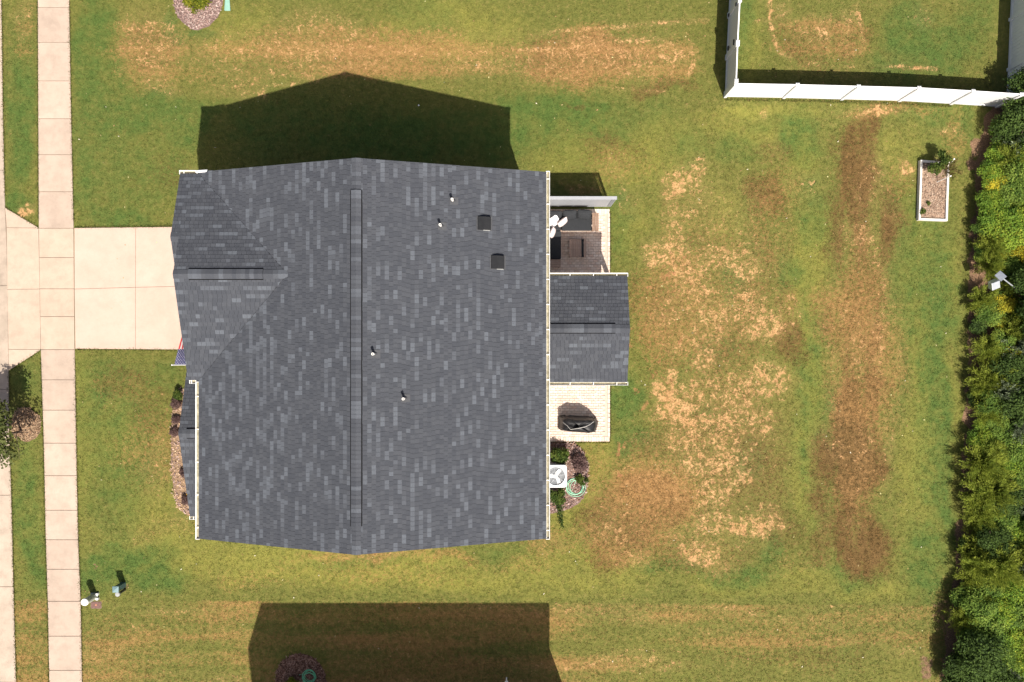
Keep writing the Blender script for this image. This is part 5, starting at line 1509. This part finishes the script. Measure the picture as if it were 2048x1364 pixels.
canton = math_n(nt, 'MULTIPLY', math_n(nt, 'LESS_THAN', U, 0.40), math_n(nt, 'LESS_THAN', Vv, 7 / 13))
def star_grid(ou, ov, nu, nv):
    fu = math_n(nt, 'SUBTRACT', math_n(nt, 'FRACT', math_n(nt, 'ADD', math_n(nt, 'MULTIPLY', U, nu / .40), ou)), .5)
    fv = math_n(nt, 'SUBTRACT', math_n(nt, 'FRACT', math_n(nt, 'ADD', math_n(nt, 'MULTIPLY', Vv, nv / (7 / 13)), ov)), .5)
    d2 = math_n(nt, 'ADD', math_n(nt, 'MULTIPLY', fu, fu), math_n(nt, 'MULTIPLY', fv, fv))
    return math_n(nt, 'LESS_THAN', d2, .017)
stars = math_n(nt, 'MAXIMUM', star_grid(0, 0, 5.6, 4.6), star_grid(.5, .5, 5.6, 4.6))
col = mix_c(nt, canton, col, mix_c(nt, stars, (0.028, 0.032, 0.115), (0.78, 0.76, 0.76)))
nt.links.new(col, b.inputs['Base Color'])
M_flag = m
NU, NV = 30, 22
ax_ = (foot - tip).normalized(); hoist0 = tip + ax_ * .10; HL = .95; FLY = 1.75
verts = []; uvs = []
for i in range(NU + 1):
    for j in range(NV + 1):
        u_, v_ = i / NU, j / NV
        base = hoist0 + ax_ * (v_ * HL)
        gather = 1 - .25 * u_
        base = hoist0 + ax_ * (v_ * HL * gather + u_ * .20)
        wave = .05 * math.sin(v_ * 11 + u_ * 3) * min(1, u_ * 3)
        verts.append(base + Vector((wave * .5 + .05 * u_, FLY * u_ * .88, -FLY * .26 * u_ ** 1.4 + wave)))
        uvs.append((u_, v_))
fcs = [(i*(NV+1)+j, (i+1)*(NV+1)+j, (i+1)*(NV+1)+j+1, i*(NV+1)+j+1) for i in range(NU) for j in range(NV)]
cc = Vector(verts[0])
me = bpy.data.meshes.new('cloth'); me.from_pydata([tuple(v - cc) for v in verts], [], fcs)
ul = me.uv_layers.new(name='UVMap')
for lp in me.loops: ul.data[lp.index].uv = uvs[lp.vertex_index]
me.materials.append(M_flag); me.polygons.foreach_set('use_smooth', [True] * len(me.polygons))
o = link_mesh('cloth', me, cc, fl); sd = o.modifiers.new('solid', 'SOLIDIFY'); sd.thickness = .004

# ------------------------------------------------------------------ utility boxes on the front lawn
def pedestal():
    base = P(189.5, 1192)
    t = thing('utility_pedestal', 'white round utility pedestal beside the sidewalk', 'pedestal', base)
    mb = MB(); mb.box((base.x, base.y, .03), (.30, .28, .08)); mb.build('base', M_ped, t, bevel=.01)
    mb = MB(); mb.lathe((base.x, base.y, .07), [(.135, 0), (.135, .76)], 24); mb.build('tube', M_ped, t, smooth=False)
    mb = MB(); mb.lathe((base.x, base.y, .80), [(.150, 0), (.150, .055), (.140, .08), (.10, .088)], 28); mb.build('cap', M_white, t)
    for s_ in (-1, 1):
        mb = MB(); mb.box((base.x + .15, base.y + s_ * .10, .07), (.09, .08, .13)); mb.build('flange', M_white, t)
pedestal()
mb = MB(); q = P(192.5, 1210); mb.prism([(q.x + x, q.y + y) for x, y in rrect(-.20, .20, -.125, .125, .05)], -.02, .025); lid = mb.build('meter_box', M_lid)
tag(lid, 'brown in-ground meter box lid beside the white pedestal', 'box')
mb = MB(); mb.prism([(q.x + x, q.y + y) for x, y in rrect(-.235, .235, -.155, .155, .06)], -.02, .010); mb.build('rim', M_bark, lid)
mb = MB(); mb.lathe((q.x, q.y + .01, .025), [(.045, 0), (.045, .006)], 12); mb.build('reader_cap', simple('rust_cap', (.30,.12,.07), (.36,.16,.10)), lid)
base = P(247, 1169)
t = thing('utility_box', 'teal square steel utility box on the front lawn', 'utility box', base)
mb = MB(); mb.box((base.x, base.y, .34), (.21, .21, .70)); mb.build('body', M_teal, t, bevel=.008)
mb = MB(); z = .69; s_ = .125; mb.add([(base.x-s_,base.y-s_,z),(base.x+s_,base.y-s_,z),(base.x+s_,base.y+s_,z),(base.x-s_,base.y+s_,z),(base.x-s_,base.y-s_,z+.04),(base.x+s_,base.y-s_,z+.04),(base.x+s_,base.y+s_,z+.04),(base.x-s_,base.y+s_,z+.04),(base.x,base.y,z+.085)],
   [(3,2,1,0),(0,1,5,4),(1,2,6,5),(2,3,7,6),(3,0,4,7),(4,5,8),(5,6,8),(6,7,8),(7,4,8)]); mb.build('lid', simple('pale_teal', (.125,.205,.22), (.155,.24,.255)), t)
base = P(250, 1179)
t = thing('marker_post', 'pale grey round-topped marker post beside the teal box', 'post', base)
mb = MB(); mb.lathe((base.x, base.y, 0), [(.055, 0), (.055, .66)], 16); mb.build('tube', M_black, t)
mb = MB(); mb.lathe((base.x, base.y, .64), [(.10, 0), (.10, .05), (.085, .075), (.03, .08)], 20); mb.build('cap', M_grey, t)
mb = MB(); a = P(449.5, 21, .05); b_ = P(460.5, 21, .05); c_ = P(458, -14, .05); d_ = P(452, -14, .05)
mb.prism([a.xy, b_.xy, c_.xy, d_.xy], .0, .05)
sp_ = mb.build('splash_block', M_mint, bevel=.01); tag(sp_, 'pale green tapered splash block at the top edge', 'splash block')
for (p, q2) in ((a, d_), (b_, c_)):
    mb = MB(); dd = (q2 - p); mid = (p + q2) / 2; mb.box((mid.x, mid.y, .065), (dd.length, .02, .03), math.atan2(dd.y, dd.x)); mb.build('rim', M_mint, sp_)
mb = MB(); q = P(1013, 1365, .5); mb.lathe((q.x, q.y, 0), [(.03, 0), (.03, .44), (.075, .46), (.08, .50), (.05, .55)], 14)
tag(mb.build('vent_stub', M_white), 'white capped pipe stub at the bottom edge', 'pipe')
mb = MB(); q = P(837.5, 211); mb.lathe((q.x, q.y, .005), [(.02, 0), (.035, .02), (.035, .03), (.02, .055)], 10)
tag(mb.build('white_ball', M_white, smooth=True), 'tiny white ball on the shaded lawn', 'ball')

# ------------------------------------------------------------------ raised bed
rb = thing('raised_bed', 'long raised garden bed framed with whitewashed timber', 'garden bed', P(1866, 382))
C4 = [P(*q, .2) for q in ((1843,322),(1897,326),(1893,440),(1839,438))]
for i in range(4):
    a_, b_ = C4[i], C4[(i + 1) % 4]; d_ = b_ - a_
    mb = MB(); mid = (a_ + b_) / 2; mb.box((mid.x, mid.y, .11), (d_.length + (.09 if i % 2 else -.09), .09, .22), math.atan2(d_.y, d_.x)); mb.build('board', M_timber, rb, bevel=.008)
inn = [C4[i].lerp((C4[0] + C4[2]) / 2, .06) for i in range(4)]
nx_, ny_ = 14, 26; vs = []; r_ = random.Random(2)
for i in range(ny_ + 1):
    for j in range(nx_ + 1):
        u_, v_ = j / nx_, i / ny_
        q = inn[0].lerp(inn[1], u_).lerp(inn[3].lerp(inn[2], u_), v_); vs.append((q.x, q.y, .14 + r_.uniform(-.015, .02)))
mb = MB(); mb.col = (.31, .215, .155, 1)
mb.add(vs, [(i*(nx_+1)+j, (i+1)*(nx_+1)+j, (i+1)*(nx_+1)+j+1, i*(nx_+1)+j+1) for i in range(ny_) for j in range(nx_)])
so = mb.build('soil', M_soil, rb, color=True)
n = 1400; r_ = np.random.default_rng(8); ww = r_.random((n, 2))
pp = np.array([list(inn[0].lerp(inn[1], a_).lerp(inn[3].lerp(inn[2], a_), b_))[:2] + [.15 + r_.random() * .03] for a_, b_ in ww])
ang = r_.uniform(0, 6.28, n)
V = leaf_quads(pp, np.stack([np.cos(ang), np.sin(ang), r_.uniform(-.2, .4, n)], 1), unit(r_.normal(size=(n, 3)) * .3 + [0, 0, 1]), r_.uniform(.04, .11, n), r_.uniform(.015, .04, n))
lc = np.array(WLOC[so.name])
o = link_mesh('litter', quads_mesh('litter', V - lc, np.array([(.34,.245,.18),(.26,.18,.13),(.43,.33,.25),(.21,.145,.105)])[r_.integers(4, size=n)], M_mulch), lc, rb); o["kind"] = "stuff"
tom = Plant('broad', .46, .85, .10, 1000, 'bed', (101, 102), 12, (0.10, 0.05), (1, .015))
tom.put('garden_plant', 'bushy green plant at the top end of the raised bed', 'plant', P(1878, 322, .5), 1.0).location.z = .12
tom.put('garden_plant', 'smaller green plant inside the raised bed below the bushy one', 'plant', P(1864, 338, .4), .75).location.z = .12
PAL['dry'] = [(.10,.10,.03),(.17,.14,.05),(.25,.18,.07)]
dry = Plant('feather', .42, .55, .08, 500, 'dry', (103,), 22, (0.14, 0.03), (1, .012))
dry.put('garden_plant', 'straggly dry plant at the right rim of the raised bed', 'plant', P(1893, 342, .3), 1.0).location.z = .12
weed = Plant('broad', .16, .16, .02, 160, 'bed', (104,), 6, (0.07, 0.04), (1, .008))
weed.put('weed', 'small weed in the bare lower left corner of the raised bed', 'weed', P(1847, 424, .2), 1.0).location.z = .14
weed.put('weed', 'small weed in the middle of the raised bed soil', 'weed', P(1856, 408, .2), .7).location.z = .14
for (p, q, lab) in (((1898, 331, .1), (1908, 318, 1.0), 'wooden plant stake leaning out at the top of the raised bed'), ((1872, 365, .1), (1901, 352, .9), 'pale plant stake leaning across the right rim of the raised bed')):
    mb = MB(); mb.tube([P(*p), P(*q)], .018, 6); sk = mb.build('plant_stake', M_timber)
    tag(sk, lab, 'stake'); e = P(*q)
    cb = MB(); cb.lathe(e, [(.022, -.01), (.035, .01), (.02, .04)], 8); cb.build('stake_cap', M_white, sk)

# metal boxes on a pole in the wood
mp = thing('metal_box_pole', 'two grey metal boxes on a slanting pole among the yellow shrubs', 'pole', P(2046, 590))
top = P(2006, 557, 1.45); low = P(2058, 597, 0.75)
mb = MB(); mb.tube([top, low, low + Vector((.3, -.25, -.8))], .028, 8); mb.build('pole', M_metal, mp)
Ma = Matrix.Rotation(math.radians(40), 3, 'Z') @ Matrix.Rotation(math.radians(-18), 3, 'X')
mb = MB(); mb.box(P(2001, 552, 1.5), (.30, .34, .06), M=Ma); o = mb.build('metal_plate', M_metal, mp, bevel=.008)
Mb_ = Matrix.Rotation(math.radians(22), 3, 'Z') @ Matrix.Rotation(math.radians(28), 3, 'X')
mb = MB(); mb.box(P(1988, 569, 1.4), (.36, .34, .26), M=Mb_); mb.build('metal_box', M_metal, mp, bevel=.02)
mb = MB(); mb.tube([P(1990, 567, 1.4), P(2001, 555, 1.45), top], .02, 6); mb.build('bracket', M_metal, mp)

# ------------------------------------------------------------------ ragged grass along paved edges, fallen bits on the lawn
def edge_points(pts, n, r):
    pts = np.array([list(P(*q))[:2] for q in pts]); seg = np.linalg.norm(np.diff(pts, axis=0), axis=1); cs = np.concatenate([[0], np.cumsum(seg)])
    t = r.random(n) * cs[-1]
    return np.stack([np.interp(t, cs, pts[:, 0]), np.interp(t, cs, pts[:, 1])], 1)
r_ = np.random.default_rng(77)
yy = np.linspace(-60, 1420, 60)
edges = [[(walk_l(y), y) for y in yy if y < 455], [(walk_l(y), y) for y in yy if y > 700], [(walk_r(y), y) for y in yy if y < 453], [(walk_r(y), y) for y in yy if y > 700],
         [(curb_r(y), y) for y in yy if y < 412], [(curb_r(y), y) for y in yy if y > 742], [(150,455),(350,453)], [(151,698.5),(365,699.5)],
         [(1220,420),(1220,883)], [(1105,884),(1220,884)], [(10.5,414.5),(78,455.5)], [(18,741.5),(82.5,699.5)], [(1450,199),(1567,201),(1683,204),(1798,207),(1901,212)]]
allp = []
for e in edges:
    L = sum(math.dist(a, b) for a, b in zip(e[:-1], e[1:])) / S
    q = edge_points(e, int(L * 170), r_); amp = fbm(q[:, 0] * 100 + 5000, q[:, 1] * 100 + 5000, 40, 9, 3)[:, None]
    allp.append(q + r_.normal(size=q.shape) * .022 * (0.3 + 1.6 * amp))
q = np.concatenate(allp); n = len(q)
a_ = r_.uniform(0, 6.28, n)
d = unit(np.stack([np.cos(a_), np.sin(a_), r_.uniform(.3, 1.4, n)], 1))
V = leaf_quads(np.stack([q[:, 0], q[:, 1], np.full(n, .004)], 1), d, unit(r_.normal(size=(n, 3)) * .5 + [0, 0, 1]), r_.uniform(.05, .10, n), r_.uniform(.010, .022, n))
C = np.array([(.06,.10,.018),(.10,.125,.026),(.15,.13,.045),(.20,.14,.06),(.045,.08,.014)])[r_.integers(5, size=n)]
o = link_mesh('edge_grass', quads_mesh('edge_grass', V, C, M_leaf), (0, 0, 0))
tag(o, 'ragged grass blades along sidewalk, driveway and patio edges', 'grass', kind='stuff')
n = 420
q = np.stack([r_.uniform(150, 1900, n), r_.uniform(0, 1364, n)], 1)
pp = np.array([list(P(x, y, .03)) for x, y in q]); ok = ~((q[:, 0] > 440) & (q[:, 0] < 1225) & (q[:, 1] > 395) & (q[:, 1] < 1025)); pp = pp[ok]; n = len(pp)
a_ = r_.uniform(0, 6.28, n)
V = leaf_quads(pp, np.stack([np.cos(a_), np.sin(a_), r_.uniform(-.2, .3, n)], 1), unit(r_.normal(size=(n, 3)) * .4 + [0, 0, 1]), r_.uniform(.04, .10, n), r_.uniform(.02, .05, n))
C = np.array([(.55,.50,.38),(.40,.32,.16),(.34,.20,.10),(.5,.46,.22)])[r_.integers(4, size=n)]
o = link_mesh('fallen_leaves', quads_mesh('fallen_leaves', V, C, M_mulch), (0, 0, 0))
tag(o, 'small dry fallen leaves scattered over the lawn', 'leaves', kind='stuff')

# mown turf: short blades over the whole lawn, coloured like the ground they grow from
n = 95000; B = 4
q = np.stack([r_.uniform(-10, 1985, n), r_.uniform(-30, 1395, n)], 1)
x, y = q[:, 0], q[:, 1]
ok = ~((x > walk_l(y) - 1) & (x < walk_r(y) + 1)) & (x > curb_r(y) + 1) & (x < wood_l(y) + 4)
ok &= ~((x > 149) & (x < 480) & (y > 454) & (y < 700)) & ~((x < 84) & (y > 415 + (x - 10) * .6) & (y < 741 - (x - 18) * .65))
ok &= ~((x > 470) & (x < 1070) & (y > 400) & (y < 1005)) & ~((x > 1040) & (x < 1221) & (y > 417) & (y < 884)) & ~((x > 1836) & (x < 1900) & (y > 320) & (y < 442))
for cx, cy, rx, ry in ((396, -10, 51, 70), (601, 1366, 51, 59), (53, 851, 30, 33), (1110, 955, 68, 76)): ok &= ((x - cx) / rx) ** 2 + ((y - cy) / ry) ** 2 > 1
ok &= ~((x > 342) & (x < 450) & (y > 776) & (y < 1042))
q = q[ok]; n = len(q)
bx = ((q[:, 0] - 1024) / S); by = ((682 - q[:, 1]) / S)
bx = np.repeat(bx, B) + r_.normal(size=n * B) * .022; by = np.repeat(by, B) + r_.normal(size=n * B) * .022; m_ = n * B
a_ = r_.uniform(0, 6.28, m_)
V = leaf_quads(np.stack([bx, by, np.full(m_, .001)], 1), unit(np.stack([np.cos(a_), np.sin(a_), r_.uniform(.10, .60, m_)], 1)), unit(r_.normal(size=(m_, 3)) * .4 + [0, 0, 1]), r_.uniform(.05, .095, m_), r_.uniform(.012, .024, m_))
me = quads_mesh('grass', V, None, M_lawn)
gi = np.clip(np.searchsorted(GRID['xs'], bx), 0, len(GRID['xs']) - 1); gj = np.clip(np.searchsorted(GRID['ys'], by), 0, len(GRID['ys']) - 1)
for nm in ('lawn', 'soil'):
    ch = [k[gj, gi] for k in GRID[nm]]
    if nm == 'soil': ch.append(np.ones(m_))
    at = me.color_attributes.new(nm, 'FLOAT_COLOR', 'POINT')
    at.data.foreach_set('color', np.repeat(np.stack(ch, 1), 4, axis=0).astype(np.float32).ravel())
o = link_mesh('grass', me, (0, 0, 0))
tag(o, 'short mown grass blades covering the whole lawn', 'grass', kind='stuff')
